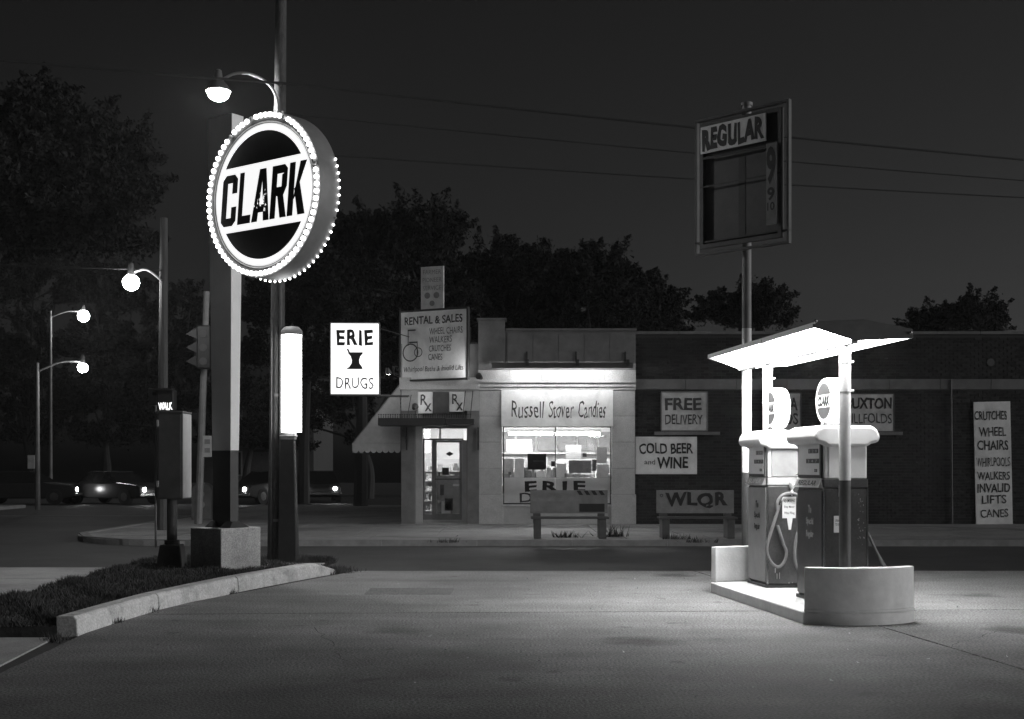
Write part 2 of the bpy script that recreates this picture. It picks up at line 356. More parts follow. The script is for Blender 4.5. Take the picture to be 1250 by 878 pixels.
for a, b in segs:
    o_ = KO[a:b+1]; i_ = KI[a:b+1]; m_ = MB(); n = len(o_)
    sec = []
    for k in range(n):
        o3 = Vector((*o_[k], 0)); i3 = Vector((*i_[k], 0)); d = (i3-o3)
        h = .19
        if b == 8 and k == n-1: h = .07
        sec.append([o3 + Vector((0,0,.0)), o3 + d*.06 + Vector((0,0,h*.85)), o3 + d*.2 + Vector((0,0,h)), i3 + Vector((0,0,h*.99)), i3 + Vector((0,0,-.02))])
    t = (Vector(o_[1])-Vector(o_[0])).normalized()*.006
    vs = [v for s_ in sec for v in s_]; fs = []
    for k in range(n-1):
        for q in range(4): fs.append((k*5+q, (k+1)*5+q, (k+1)*5+q+1, k*5+q+1))
    fs += [(0,1,2,3,4), tuple((n-1)*5+q for q in (4,3,2,1,0))]
    vs = [v - Vector((-3.4, 14, 0)) for v in vs]
    if a: 
        for q in range(5): vs[q] = vs[q] + Vector((t.x, t.y, 0))*3
    m_.add(vs, fs).build('kerbstone', M['kerbw'], kb, bevel=.012)
# grass on the verge
def in_poly(x, y, poly):
    c = np.zeros(len(x), bool); n = len(poly)
    for i in range(n):
        x1, y1 = poly[i]; x2, y2 = poly[(i+1) % n]
        k = ((y1 > y) != (y2 > y)) & (x < (x2-x1)*(y-y1)/(y2-y1+1e-12)+x1); c ^= k
    return c
rs = np.random.RandomState(3)
def tri_obj(name, P, m, parent=None):
    """P: (n,3,3) triangles -> one mesh"""
    n = len(P); me = bpy.data.meshes.new(name); me.vertices.add(n*3); me.vertices.foreach_set('co', P.astype(np.float32).ravel())
    me.loops.add(n*3); me.loops.foreach_set('vertex_index', np.arange(n*3, dtype=np.int32))
    me.polygons.add(n); me.polygons.foreach_set('loop_start', np.arange(0, n*3, 3, dtype=np.int32)); me.polygons.foreach_set('loop_total', np.full(n, 3, np.int32))
    me.update(calc_edges=True); me.materials.append(m); o = bpy.data.objects.new(name, me); COL.objects.link(o)
    if parent: o.parent = parent
    return o
def blades(x, y, z, h, wd=.006, lean=.5):
    n = len(x); a = rs.rand(n)*6.283; b = rs.rand(n)*6.283; hh = h*(.4+rs.rand(n)*.9)
    base = np.stack([x, y, np.full(n, z)], 1); s = np.stack([np.cos(a), np.sin(a), np.zeros(n)], 1)*wd
    tip = base + np.stack([np.cos(b)*hh*lean*rs.rand(n), np.sin(b)*hh*lean*rs.rand(n), hh], 1)
    return np.stack([base-s, base+s, tip], 1)
N = 150000
gx = rs.uniform(-5.5, -2.4, N); gy = rs.uniform(10.6, 18.75, N)
pol = off(KO, .17) + [(-2.55,17.8),(-2.9,18.65),(-5.3,18.75),(-5.45,17.5),(-5.38,14.2),(-5.36,10.62)]
k = in_poly(gx, gy, pol); dens = np.sin(gx*5.1)*np.sin(gy*3.7+1)+np.sin(gx*11+gy*7)*.5
k &= rs.rand(N) < np.clip(.75+dens*.3, .3, 1)
gr = tri_obj('grass', blades(gx[k], gy[k], .095, .055*(1+.5*dens[k]), .006, 1.1), M['grass']); tag(gr, 'short dark uneven grass covering the verge behind the white kerb', 'grass', kind='stuff')
# straggling weeds along the kerb foot, slab joints
wx = []; wy = []
for (cx_, cy_, n_, r_) in [(-3.70,12.5,200,.08),(-3.74,11.6,90,.05),(-3.3,14.4,80,.05),(-2.42,17.2,500,.18),(-2.6,17.6,500,.2),(-3.9,10.5,120,.06)]:
    wx.append(cx_ + rs.randn(n_)*r_*.6); wy.append(cy_ + rs.randn(n_)*r_)
wd = tri_obj('kerb_weeds', blades(np.concatenate(wx), np.concatenate(wy), .0, .07, .006, .9), M['grass']); tag(wd, 'straggling weeds growing at the foot of the white kerb', 'weeds', kind='stuff')
for (px, py, nb, hh, lab) in [(750, 655, 70, .24, 'taller weed tuft sprouting from the pavement just right of the striped bench'), (690, 656, 70, .13, 'low weed tuft on the pavement under the striped bench'),
        (828, 658, 70, .10, 'low spreading weeds on the pavement under the left end of the lettered bench'), (852, 662, 70, .10, 'weeds on the kerb edge in front of the lettered bench'),
        (548, 662, 60, .08, 'tiny weeds in the kerb in front of the shop door')]:
    Y = GY(py, .02); X = GX(px, Y)
    o = tri_obj('weed_tuft', blades(rs.randn(nb)*.14, rs.randn(nb)*.08, 0, hh, .012, 1.2), M['grass']); o.location = (X, Y, .015)
    tag(o, lab, 'weed', 'weed tufts on the far pavement')
ng = 130; lx_ = rs.uniform(-3.2, 7, ng); ly_ = rs.uniform(7.5, 17, ng)
lit = tri_obj('leaf_litter', blades(lx_, ly_, .024, .012, .012, 3.), M['lgrey']); tag(lit, 'tiny scraps of leaf and grit scattered over the apron', 'litter', kind='stuff')

# ================================================================== DRUGSTORE
ds = thing('drugstore', 'single storey corner drugstore with stone front, lit shop window and brick side wing', 'shop', (0, 31.2, 0))
zf = .02
def fb(name, m, pa, x0, x1, y0, y1, z0, z1, bevel=0.): return box(name, m, pa, x0, x1, y0, y1, z0, z1, bevel)   # local y: 0 = front plane
def PX(p): return (p-625)/48.08
def PZ(p): return 1.5+(569-p)/48.08
# pilasters of stone blocks
def pilaster(x0, x1, z1, y0=-.02, m='stone', nb=4):
    o = fb('pilaster', M['mortar'], ds, x0+.01, x1-.01, .0, .3, zf, z1)
    zs = [zf, .78] + [.78 + (z1-.78)*k/nb for k in range(1, nb+1)]
    for a, b in zip(zs, zs[1:]):
        e = .025 if a < .5 else 0
        fb('stone_block', M[m], o, x0-e, x1+e, y0-e, .1, a+.003, b-.003, .006)
    return o
pilaster(-.83, -.25, 3.43); pilaster(2.54, 3.12, 3.43)
fb('bulkhead', M['stone'], ds, -.25, 2.54, 0, .25, zf, .47, .004)
fb('window_sill', M['stone'], ds, -.27, 2.56, -.05, .25, .471, .52, .005)
fb('lintel', M['stonedark'], ds, -.25, 2.54, .02, .3, 2.52, 3.43)
# cornice courses and fascia, built of long stones
for (z0, z1, y0) in [(3.43, 3.50, -.05), (3.505, 3.60, -.09), (3.605, 3.66, -.14), (3.665, 3.93, -.06)]:
    x = -.86
    wds = [1.0, 1.02, .98, 1.0] if z1 < 3.9 else [.8, .8, .8, .8, .8]
    for w_ in wds:
        x1 = min(x + w_, 3.14); fb('cornice_stone', M['stone'], ds, x+.002, x1-.002, y0, .25, z0, z1, .005); x = x1
fb('parapet_wall', M['stonedark'], ds, -.86, 3.14, 0, .3, 3.935, 4.93)
for k in range(5):
    fb('panel', M['stone'] if 0 else M['stonedark'], ds, -.12+.65*k, .52+.65*k, -.03, 0.0, 4.12, 4.86, .006)
fb('coping', M['stonedark'], ds, -.17, 3.16, -.06, .36, 4.932, 4.99, .008)
fb('corner_pier', M['stonedark'], ds, -.86, -.18, -.05, .4, 3.935, 5.2, .01)
fb('pier_cap', M['stonedark'], ds, -.90, -.14, -.09, .45, 5.202, 5.25, .01)
# finial brackets standing on the parapet
for x in (-.12, 1.98+ .12): fb('vent_stub', M['black'], ds, x-.04+.1, x+.06+.1, .05, .15, 4.75, 5.02)
# light trough over the fascia, with brackets
tr = fb('light_trough', M['dgrey'], ds, -.5, 3.0, -.70, -.45, 4.02, 4.07, .01)
fb('trough_lip', M['dgrey'], tr, -.5, 3.0, -.72, -.70, 3.93, 4.03)
for a, b in ((-.2, 1.2), (1.25, 2.65)): MB().cyl((a, -.60, 3.99), (b, -.60, 3.99), .018, n=8).build('tube', M['trough'], tr)
for x in (PX(643), PX(703), PX(763)):
    MB().box(x-.03, x+.03, -.70, 0, 4.072, 4.11).box(x-.04, x+.04, -.76, -.721, 3.98, 4.14).box(x-.02, x+.02, -.06, -.0, 4.11, 4.4).build('bracket', M['black'], tr)
# ---- show window
win = fb('show_window', M['black'], ds, -.235, -.2, .08, .14, .52, 2.52)
MB().box(2.5,2.53,.08,.14,.52,2.52).box(-.2,2.5,.08,.14,.52,.555).box(-.2,2.5,.08,.14,2.48,2.515).build('frame', M['black'], win)
fb('mullion', M['dgrey'], win, 1.09, 1.115, .085, .135, 1.21, 2.48)
fb('pane', M['glass'], win, -.2, 1.089, .105, .111, .556, 2.479); fb('pane', M['glass'], win, 1.116, 2.5, .105, .111, .556, 2.479)
fb('lower_panel', M['translucent'], win, -.198, 2.498, .125, .14, .556, 1.2)
text('ERIE', 'lettering', M['ink'], win, PX(678), PZ(594), .121, 1.55, .27, .035, spacing=1.35)
text('DRUGS', 'lettering', M['inkworn'], win, PX(680), PZ(608), .121, 1.9, .25, .012, spacing=1.3)
# ---- interior
it = MB().box(-3.0, 3.0, 4.9, 5.0, .0, 3.1).build('back_wall', M['inner'], ds)
fb('shop_floor', M['lgrey'], ds, -2.7, 3.05, .32, 4.9, .02, .12); fb('shop_ceiling', M['inner'], ds, -2.78, 3.1, .31, 4.89, 3.0, 3.1)
fb('side_wall', M['inner'], ds, 3.06, 3.11, .31, 4.9, .12, 3.0)
fb('partition', M['inner'], ds, -.55, -.48, .31, 3.2, .12, 2.98)
MB().box(-.1, 2.3, .5, .62, 2.36, 2.44).build('window_light', M['white'], ds)
for k in range(2): MB().box(-.08+k*1.2, 1.05+k*1.22, .49, .61, 2.30, 2.355).build('tube', M['tube'], ds)
for x in (-2.2, .3, 1.9):
    for y in (1.4, 3.2): fb('ceiling_light', M['ceil'], ds, x-.5, x+.5, y-.12, y+.12, 2.93, 2.98)
# dark clerestory strip of shelves with pale posts, and stock
cl = fb('wall_shelf', M['shelf'], ds, -.4, 3.0, 4.5, 4.88, 1.85, 1.9)
for k in range(6): fb('wall_panel', M['grey'], ds, -.45+.6*k, .08+.6*k, 4.80, 4.88, 1.95, 2.5)
goods = [MB().box(-.5,.5,-.5,.5,0,1).mesh('carton')]
goods[0].materials.append(M['goods'])
def shelf_unit(x0, x1, y, z1, rows, lab='shelf_unit'):
    u = fb(lab, M['shelf'], ds, x0, x1, y, y+.04, .12, z1)
    for r in range(rows):
        z = .25 + (z1-.3)*r/rows
        fb('shelf', M['shelf'], u, x0, x1, y-.3, y-.002, z-.03, z)
        x = x0+.05
        while x < x1-.15:
            w_ = rnd.uniform(.07, .2); h_ = rnd.uniform(.1, (z1-.3)/rows*.75)
            o = bpy.data.objects.new('carton', goods[0]); COL.objects.link(o); o.parent = u
            o.location = (x+w_/2, y-.15, z+.001); o.scale = (w_*.9, .2, h_); x += w_+rnd.uniform(.005, .05)
    return u
shelf_unit(-.4, 1.0, 3.2, 1.75, 4); shelf_unit(1.2, 2.95, 2.7, 1.7, 4); shelf_unit(-2.5, -1.0, 4.0, 1.7, 5)
# displays right behind the pane
dp = fb('display_ledge', M['shelf'], ds, -.19, 2.49, .42, .7, 1.17, 1.2)
def poster(px0, px1, py0, py1, m, y=.16, name='poster'): return fb(name, M[m], ds, PX(px0), PX(px1), y, y+.012, PZ(py1), PZ(py0))
ps = poster(644, 667, 554, 573.5, 'black', .145); fb('print', M['dgrey'], ps, PX(651), PX(664), .141, .144, PZ(564), PZ(562))
poster(695, 723, 562, 578, 'grey', .3); poster(723.5, 729, 561, 575, 'dgrey', .25); poster(729, 742, 546, 566, 'white', .3); poster(618, 650, 536, 551, 'white', 1.0)
poster(692, 711, 543, 561, 'white', .6); poster(615, 627, 560, 581, 'goods', .5); poster(673, 678, 563, 570, 'black', .25); poster(712, 717, 553, 558, 'dgrey', .3)
for (a, b, c, d, m_) in [(628,640,560,583,'sign'),(640,646,576,583,'goods'),(668,673,571,583,'goods'),(680,692,566,583,'white'),(690,700,578,583,'lgrey'),(700,716,579,583,'goods'),(730,744,567,583,'sign'),(655,665,575,583,'sign')]:
    fb('display_box', M[m_], ds, PX(a), PX(b), .44, .56, PZ(d), PZ(c))
for k in range(34):
    x = rnd.uniform(-.15, 2.4); hh = rnd.uniform(.06, .26); ww = rnd.uniform(.05, .16)
    o = bpy.data.objects.new('display_box', goods[0]); COL.objects.link(o); o.parent = ds; o.location = (x, rnd.uniform(.46, .65), 1.201); o.scale = (ww, .08, hh); o.rotation_euler = (0, 0, rnd.uniform(-.3, .3))
for k in range(9):
    x = -.3 + .36*k; fb('wall_poster', M['white' if k % 3 else 'grey'], ds, x, x+rnd.uniform(.2, .3), 4.85, 4.87, 1.4, 1.4+rnd.uniform(.25, .4))
# ---- sign panel over the window
sp = thing('candy_sign', 'long pale panel lettered Russell Stover Candies above the lit shop window', 'sign', (0, 31.2, 0))
fb('panel', M['sign'], sp, PX(612), PX(748), -.09, -.03, 2.5, 3.425, .006)
for s_, a, b in (('Russell', 624, 664), ('Stover', 670, 700), ('Candies', 706, 739)):
    text(s_, 'lettering', M['inkworn'], sp, PX((a+b)/2), PZ(500), -.094, (b-a)/48.08, .42, .0, shear=.12)
# ---- entrance bay
fb('door_pier', M['stonedark'], ds, PX(490), PX(507), -.1, .6, zf, 2.9, .01)
fb('door_pier_return', M['stone'], ds, PX(507)+.002, PX(515), .1, .6, zf, 2.9)
fb('door_pier', M['stonedark'], ds, PX(570), PX(585), -.1, .6, zf, 2.9, .01)
fb('door_header', M['stone'], ds, PX(490), PX(585), -.05, .3, 2.902, 3.43)
fb('door_lintel', M['stonedark'], ds, PX(507), PX(570)-.002, .12, .4, 2.462, 2.9)
fb('header_band', M['stone'], ds, PX(488), PX(585), -.12, .3, 3.432, 3.74, .01)
fb('upper_wall', M['stonedark'], ds, PX(490), PX(585)-.01, 0, .3, 3.742, 4.6)
fb('threshold', M['concrete'], ds, PX(507), PX(572), .0, .6, .0, .05)
fb('porch_step', M['walk'], ds, PX(488), PX(587), -.3, -.0, .0, .035)
DY = .35
tf = fb('transom', M['dgrey'], ds, PX(515), PX(565), DY, DY+.06, PZ(537), PZ(535))
fb('transom_pane', M['glass'], tf, PX(515), PX(565), DY+.02, DY+.03, PZ(535)+.001, 2.46)
fb('transom_bar', M['lgrey'], tf, PX(535), PX(537), DY, DY+.05, PZ(535)+.001, 2.46)
sl = fb('side_light', M['grey'], ds, PX(515), PX(517), DY, DY+.06, zf, PZ(537)-.001)
fb('stile', M['grey'], sl, PX(526), PX(529), DY, DY+.06, zf, PZ(537)-.001); fb('rail', M['grey'], sl, PX(517), PX(526), DY, DY+.06, zf+.03, .26)
fb('pane', M['glass'], sl, PX(517), PX(526), DY+.02, DY+.03, .26, PZ(537)-.001)
dr = fb('door', M['grey'], ds, PX(529)+.002, PX(532), DY-.02, DY+.04, zf+.03, PZ(537)-.005)
MB().box(PX(560), PX(563), DY-.02, DY+.04, zf+.03, PZ(537)-.005).box(PX(532), PX(560), DY-.02, DY+.04, zf+.03, .28).box(PX(532), PX(560), DY-.02, DY+.04, PZ(540), PZ(537)-.005).build('door_frame', M['grey'], dr)
fb('pane', M['glass'], dr, PX(532), PX(560), DY+.0, DY+.01, .28, PZ(540)); fb('push_bar', M['dgrey'], dr, PX(530), PX(562), DY-.07, DY-.05, PZ(586), PZ(584.5))
fb('handle', M['black'], dr, PX(534.5), PX(536), DY-.06, DY-.022, PZ(581), PZ(577))
MB().add([(PX(543),DY-.004,PZ(554)),(PX(548),DY-.004,PZ(557)),(PX(553),DY-.004,PZ(554)),(PX(548),DY-.004,PZ(551))],[(0,1,2,3)]).build('diamond_sticker', M['ink'], dr)
for (a, b, c, d, m_) in [(539,547,571,580,'dgrey'),(542,552,609,624,'black'),(552,560,591.5,594,'white'),(536,541,592,605,'dgrey'),(538,549,613,636,'white')]:
    fb('notice', M[m_], dr, PX(a), PX(b), DY+.012, DY+.02, PZ(d), PZ(c))
fb('side_light', M['lgrey'], ds, PX(563)+.003, PX(570)-.002, DY, DY+.06, zf, PZ(537))
fb('lobby_screen', M['grey'], ds, PX(530), PX(563), .9, .93, .12, 1.25)
# ---- brick wing
bwall = fb('brick_wall', M['mortar'], ds, 3.125, 17.0, .23, .5, zf-.05, 4.86)
bm1 = MB().box(-.1, .1, 0, .03, -.0325, .0325).mesh('brick'); bm1.materials.append(M['brick'])
H = .0755; L = .212; cand = []; nrow = int((4.86-.03)/H)
for r in range(nrow):
    z = .03 + H*(r+.5)
    if 3.44 < z < 3.73: continue
    x = 3.13 + (L/2 if r % 2 else 0)
    while x + .2 < 17: cand.append((x+.1, z)); x += L
cand.sort(key=lambda c: (abs(c[0]-4.9)/1.6 + abs(c[1]-1.7)/1.5))
for (x, z) in cand[:300]:
    o = bpy.data.objects.new('brick', bm1); COL.objects.link(o); o.parent = bwall; o.location = (x, .207 + rnd.uniform(-.004, .004), z)
rest = MB()
for (x, z) in cand[300:]:
    y = .207 + rnd.uniform(-.004, .004); x0, x1, z0, z1 = x-.1, x+.1, z-.0325, z+.0325
    rest.add([(x0,y,z0),(x1,y,z0),(x1,y+.03,z0),(x0,y+.03,z0),(x0,y,z1),(x1,y,z1),(x1,y+.03,z1),(x0,y+.03,z1)], [(0,1,5,4),(1,2,6,5),(3,0,4,7),(4,5,6,7),(0,3,2,1)])
me = bpy.data.meshes.new('brickwork'); me.from_pydata(rest.v, [], rest.f); me.materials.append(M['brick'])
o = bpy.data.objects.new('brickwork', me); COL.objects.link(o); o.parent = bwall; o['kind'] = 'stuff'
x = 3.13
while x < 17:
    fb('band_stone', M['band'], ds, x+.004, min(x+1.3, 17)-.004, .17, .24, 3.455, 3.72, .005); x += 1.3
x = 3.15
while x < 17:
    fb('coping_stone', M['stonedark'], ds, x+.003, min(x+1.1, 17)-.003, .15, .55, 4.862, 4.94, .008); x += 1.1
for (a, b, z) in [(800, 880, 527), (935, 985, 527), (1036, 1104, 527)]:
    fb('window_sill', M['stonedark'], ds, PX(a), PX(b), .12, .24, PZ(z+4), PZ(z), .006)
MB().cyl((PX(1165), .15, .02), (PX(1165)-.03, .15, 3.7), .025, n=8).build('downpipe', M['dgrey'], ds)
MB().cyl((PX(1213), .19, 4.15), (PX(1213), .205, 4.15), .1, n=16).build('wall_anchor', M['dgrey'], ds)
fb('roof', M['roof'], ds, -2.8, 17, .55, 12, 3.35, 3.5)
fb('side_wall_brick', M['stonedark'], ds, -2.84, -2.78, .31, 12, .1, 4.4); fb('rear_wall', M['stonedark'], ds, -2.8, 17, 12.001, 12.2, .1, 4.2)
fb('roof_front', M['roof'], ds, -2.8, 3.1, .3, .6, 3.5, 4.2)

# ---- signs on the brick wall
def wall_sign(name, label, x0, x1, y0, y1, board, rows, frame=None, lean=0., grp='painted signs fixed to the brick wall'):
    t = thing(name, label, 'sign', (PX((x0+x1)/2), 31.36, PZ((y0+y1)/2)), 0, grp); t.rotation_euler = (0, lean, 0)
    W_, H_ = (x1-x0)/48.08, (y1-y0)/48.08
    MB().box(-W_/2, W_/2, 0, .03, -H_/2, H_/2).build('board', M[board], t, bevel=.004)
    if frame: MB().box(-W_/2-.02, W_/2+.02, -.008, .03, H_/2+.001, H_/2+.03).box(-W_/2-.02, W_/2+.02, -.008, .03, -H_/2-.03, -H_/2-.001).box(W_/2+.001, W_/2+.03, -.008, .03, -H_/2, H_/2).box(-W_/2-.03, -W_/2-.001, -.008, .03, -H_/2, H_/2).build('frame', M[frame], t)
    for (s_, cx, cy, w_, h_, bo, mm) in rows:
        text(s_, 'lettering', M[mm], t, (cx-(x0+x1)/2)/48.08, -(cy-(y0+y1)/2)/48.08, -.006, w_/48.08, h_/48.08, bo)
    return t
wall_sign('delivery_sign', 'framed board lettered FREE DELIVERY, left of the signs high on the brick wall', 809, 864, 479, 525, 'signdim', [('FREE', 835, 493, 45, 15, .03, 'inkworn'), ('DELIVERY', 836, 512, 46, 12, .01, 'inkworn')], 'grey')
wall_sign('beer_sign', 'pale board lettered COLD BEER and WINE, low on the brick wall beside the stone pilaster', 776.5, 852, 533, 579, 'sign', [('COLD BEER', 814, 547.5, 66, 13, .02, 'ink'), ('WINE', 822, 565, 38, 14, .025, 'ink'), ('and', 794, 564, 13, 6, 0, 'inkworn')])
wall_sign('billfold_sign', 'dim board partly hidden behind the left pump globe, lettering ending in A and S', 935, 979, 480, 524, 'signdim', [('COCA LA', 956, 492, 38, 14, .03, 'inkworn')][:0] + [('LA', 968, 493, 16, 15, .03, 'inkworn'), ('DS', 968, 511, 16, 14, .02, 'inkworn')], 'dgrey')
wall_sign('leather_sign', 'board lettered BUXTON BILLFOLDS with dark top edge, right of the near pump post', 1030, 1093, 481, 526, 'signdim', [('BUXTON', 1063, 492, 56, 14, .03, 'ink'), ('BILLFOLDS', 1063, 510.5, 56, 12, .005, 'inkworn')], 'dgrey')
wall_sign('tall_sign', 'tall narrow board at the right listing crutches, wheel chairs, walkers, invalid lifts and canes', 1193, 1238, 490, 643, 'sign',
    [(a, 1215.5+d, y, w_, h_, b, 'ink') for a, y, w_, h_, b, d in [('CRUTCHES',507,40,11,.015,-2),('WHEEL',527,33,11,.015,0),('CHAIRS',543.5,38,12,.015,0),('WHIRLPOOLS',564,41,11,0,0),('WALKERS',581,40,10,.01,0),('INVALID',596,40,11,.015,0),('LIFTS',610,30,10.5,.01,0),('CANES',627,34,10,.01,0)]], lean=R(-1.2))

# ---- awning on the side street wall
aw = thing('awning', 'pale canvas awning with scalloped striped valance on the side wall by the lit box sign', 'awning', (-2.84, 31.3, 0))
zt, zb, zv = PZ(468), PZ(541), PZ(553); wx_ = -1.22; nst = 14; Lw = 4.6
for k in range(nst):
    y0 = .0 + Lw*k/nst; y1 = Lw*(k+1)/nst - .002
    MB().add([(0,y0,zt),(0,y1,zt),(wx_,y1,zb),(wx_,y0,zb),(0,y0,zt+.01),(0,y1,zt+.01),(wx_-.005,y1,zb+.01),(wx_-.005,y0,zb+.01)], [(0,1,2,3),(4,7,6,5),(0,3,7,4),(1,5,6,2)]).build('canvas_strip', M['canvas' if k % 2 == 0 else 'canvasd'], aw)
MB().add([(0,-.002,zt),(wx_,-.002,zb),(0,-.002,zb)], [(0,1,2)]).build('end_flap', M['canvas'], aw)
def scallop(x0, x1, n):
    o_ = [(x0, zb-.002)]; 
    o_.append((x1, zb-.002)); w_ = (x1-x0)/n
    for i in range(n)[::-1]:
        for q in range(7): a = math.pi*q/6; o_.append((x0+w_*(i+.5)+w_/2*math.cos(a), zv+.07-.07*math.sin(a)))
    return o_
MB().prism(scallop(wx_, 0, 8), -.012, -.004, 'y').build('valance', M['canvas'], aw)
MB().prism([(y, z) for y, z in [(p[0], p[1]) for p in scallop(0.0, Lw, 26)]], wx_-.012, wx_-.006, 'x').build('valance', M['canvas'], aw)
MB().tube([(0,.0,zt),(wx_,.0,zb),(0,0,zb)], .015, 6).build('awning_frame', M['grey'], aw)

# ---- iron marquee over the door with prescription panels
mq = thing('iron_canopy', 'dark ornamental iron shelf over the shop door with a fringe of cresting', 'canopy', (0, 31.2, 0))
MB().box(PX(466), PX(546), -.9, -.12, PZ(521), PZ(512)).box(PX(546)+.003, PX(580), -.9, -.12, PZ(519.5), PZ(513)).build('shelf', M['black'], mq, bevel=.008)
cr = MB()
for k in range(40):
    x = PX(467)+k*.058; cr.box(x-.008, x+.008, -.9, -.885, PZ(512)+.001, PZ(512)+.06+.02*(k % 2)); cr.box(x-.02, x+.02, -.9, -.888, PZ(512)+.075, PZ(512)+.095)
cr.build('cresting', M['black'], mq)
for x in (PX(497), PX(584)):
    c_ = MB().box(x-.02, x+.02, -.16, -.12, 1.9, PZ(522)); 
    for q in range(3):
        s0 = Vector((x, -.3-.12*q, PZ(524)-.1-.1*(2-q)))
        c_.tube([s0 + Vector((0, math.cos(a*.6)*.08, math.sin(a*.6)*.08)) for a in range(12)], .008, 5)
    c_.build('scroll_bracket', M['black'], mq)
for x, z0 in ((PX(566), 3.4), (PX(575), 3.4), (PX(500), 3.3)): MB().cyl((x, -.7, PZ(512)), (x+.05, -.12, z0), .01, n=6).build('tie_rod', M['black'], mq)
rx_ = [(511, 528.5, 479, 505, 'left prescription panel marked Rx standing on the iron shelf over the door'), (549, 567, 479, 503, 'right prescription panel marked Rx standing on the iron shelf over the door')]
for (a, b, c, d, lab) in rx_:
    t = thing('prescription_panel', lab, 'sign', (PX((a+b)/2), 31.05, PZ((c+d)/2)), 0, 'prescription panels over the door')
    W_, H_ = (b-a)/48.08, (d-c)/48.08
    MB().box(-W_/2, W_/2, 0, .03, -H_/2, H_/2).build('board', M['sign'], t)
    text('R', 'lettering', M['inkworn'], t, -.04, .07, -.006, .16, .26, .01); text('x', 'lettering', M['inkworn'], t, .07, -.12, -.006, .17, .2, .01)
t = tag(MB().box(PX(529.5), PX(548), -.18, -.08, PZ(505), PZ(479)).build('dark_panel', M['dgrey'], bevel=.01), 'dark unlit box panel between the two Rx prescription panels', 'panel'); t.location = (0, 31.2, 0)

# ---- rental and sales sign
def ysign(px0, px1, Yc, a):   # width of a board turned by a
    return (px1-px0)/1500*Yc/math.cos(a)
a_ = R(26); Yc = 30.8; cxp = 529; Wd = ysign(487.5, 570.5, Yc, a_); zc = GZ(421, Yc); Hd = 83/1500*Yc
rsn = thing('rental_sign', 'large square board lettered RENTAL & SALES with a faint wheelchair drawing over the shop door', 'sign', (GX(cxp, Yc), Yc, zc), -a_)
MB().box(-Wd/2, Wd/2, 0, .08, -Hd/2, Hd/2).build('board', M['sign'], rsn)
MB().box(-Wd/2-.03, Wd/2+.03, -.02, .1, Hd/2+.002, Hd/2+.05).box(-Wd/2-.03, Wd/2+.03, -.02, .1, -Hd/2-.05, -Hd/2-.002).box(Wd/2+.002, Wd/2+.04, -.02, .1, -Hd/2, Hd/2).box(-Wd/2-.04, -Wd/2-.002, -.02, .1, -Hd/2, Hd/2).build('frame', M['black'], rsn)
def rt(s_, cx, cz, w_, h_, b, m_='inkworn', sh=0.): text(s_, 'lettering', M[m_], rsn, cx*Wd, cz*Hd, -.006, w_*Wd, h_*Hd, b, shear=sh)
rt('RENTAL & SALES', .0, .37, .88, .12, .02); rt('WHEEL CHAIRS', .19, .20, .5, .095, 0); rt('WALKERS', .11, .075, .34, .095, 0); rt('CRUTCHES', .10, -.055, .33, .09, 0); rt('CANES', .03, -.18, .21, .09, 0)
rt('Whirlpool Baths & Invalid Lifts', 0, -.36, .9, .1, 0, sh=.2)
wh = MB()
def ring(mb, cx, cz, r, t, n=24, y=-.006):
    for k in range(n):
        a0, a1 = 2*math.pi*k/n, 2*math.pi*(k+1)/n
        mb.add([(cx+r*math.cos(a0), y, cz+r*math.sin(a0)), (cx+r*math.cos(a1), y, cz+r*math.sin(a1)), (cx+(r-t)*math.cos(a1), y, cz+(r-t)*math.sin(a1)), (cx+(r-t)*math.cos(a0), y, cz+(r-t)*math.sin(a0))], [(0,1,2,3)])
ring(wh, -.35*Wd, -.1*Hd, .23, .03); ring(wh, -.23*Wd, -.1*Hd, .12, .02); wh.box(-.37*Wd, -.24*Wd, -.007, -.005, .04*Hd, .06*Hd).box(-.39*Wd, -.38*Wd, -.007, -.005, .0, .24*Hd).box(-.25*Wd, -.24*Wd, -.007, -.005, -.16*Hd, .05*Hd).box(-.38*Wd, -.27*Wd, -.007, -.005, .22*Hd, .24*Hd)
wh.build('wheelchair_drawing', M['inkworn'], rsn)
box('bracket', M['dgrey'], rsn, -.6, -.5, .1, .5, -.5, .5); box('bracket', M['dgrey'], rsn, .5, .6, .1, .9, -.5, .5)
# upper dim sign
fs = thing('upper_sign', 'small dim upright board with faded lines and two discs above the rental board', 'sign', (GX(527.5, 31), 31.0, GZ(352.5, 31)), -R(20))
MB().box(-.31, .31, 0, .05, -.56, .56).build('board', M['signdim'], fs)
for k, (s_, w_) in enumerate((('FARMER', .5), ('PIONEER', .52), ('SERVICE', .5))): text(s_, 'lettering', M['grey'], fs, 0, .42-.2*k, -.006, w_, .11, .0)
dd = MB(); [dd.cyl((x, -.008, -.17), (x, 0, -.17), .08, n=14) for x in (-.13, .12)]; dd.cyl((0, -.008, -.37), (0, 0, -.37), .07, n=14); dd.build('disc_print', M['grey'], fs)
box('bracket', M['dgrey'], fs, -.25, -.2, .05, .1, -1.0, .5); box('bracket', M['dgrey'], fs, .2, .25, .05, .1, -1.0, .5)

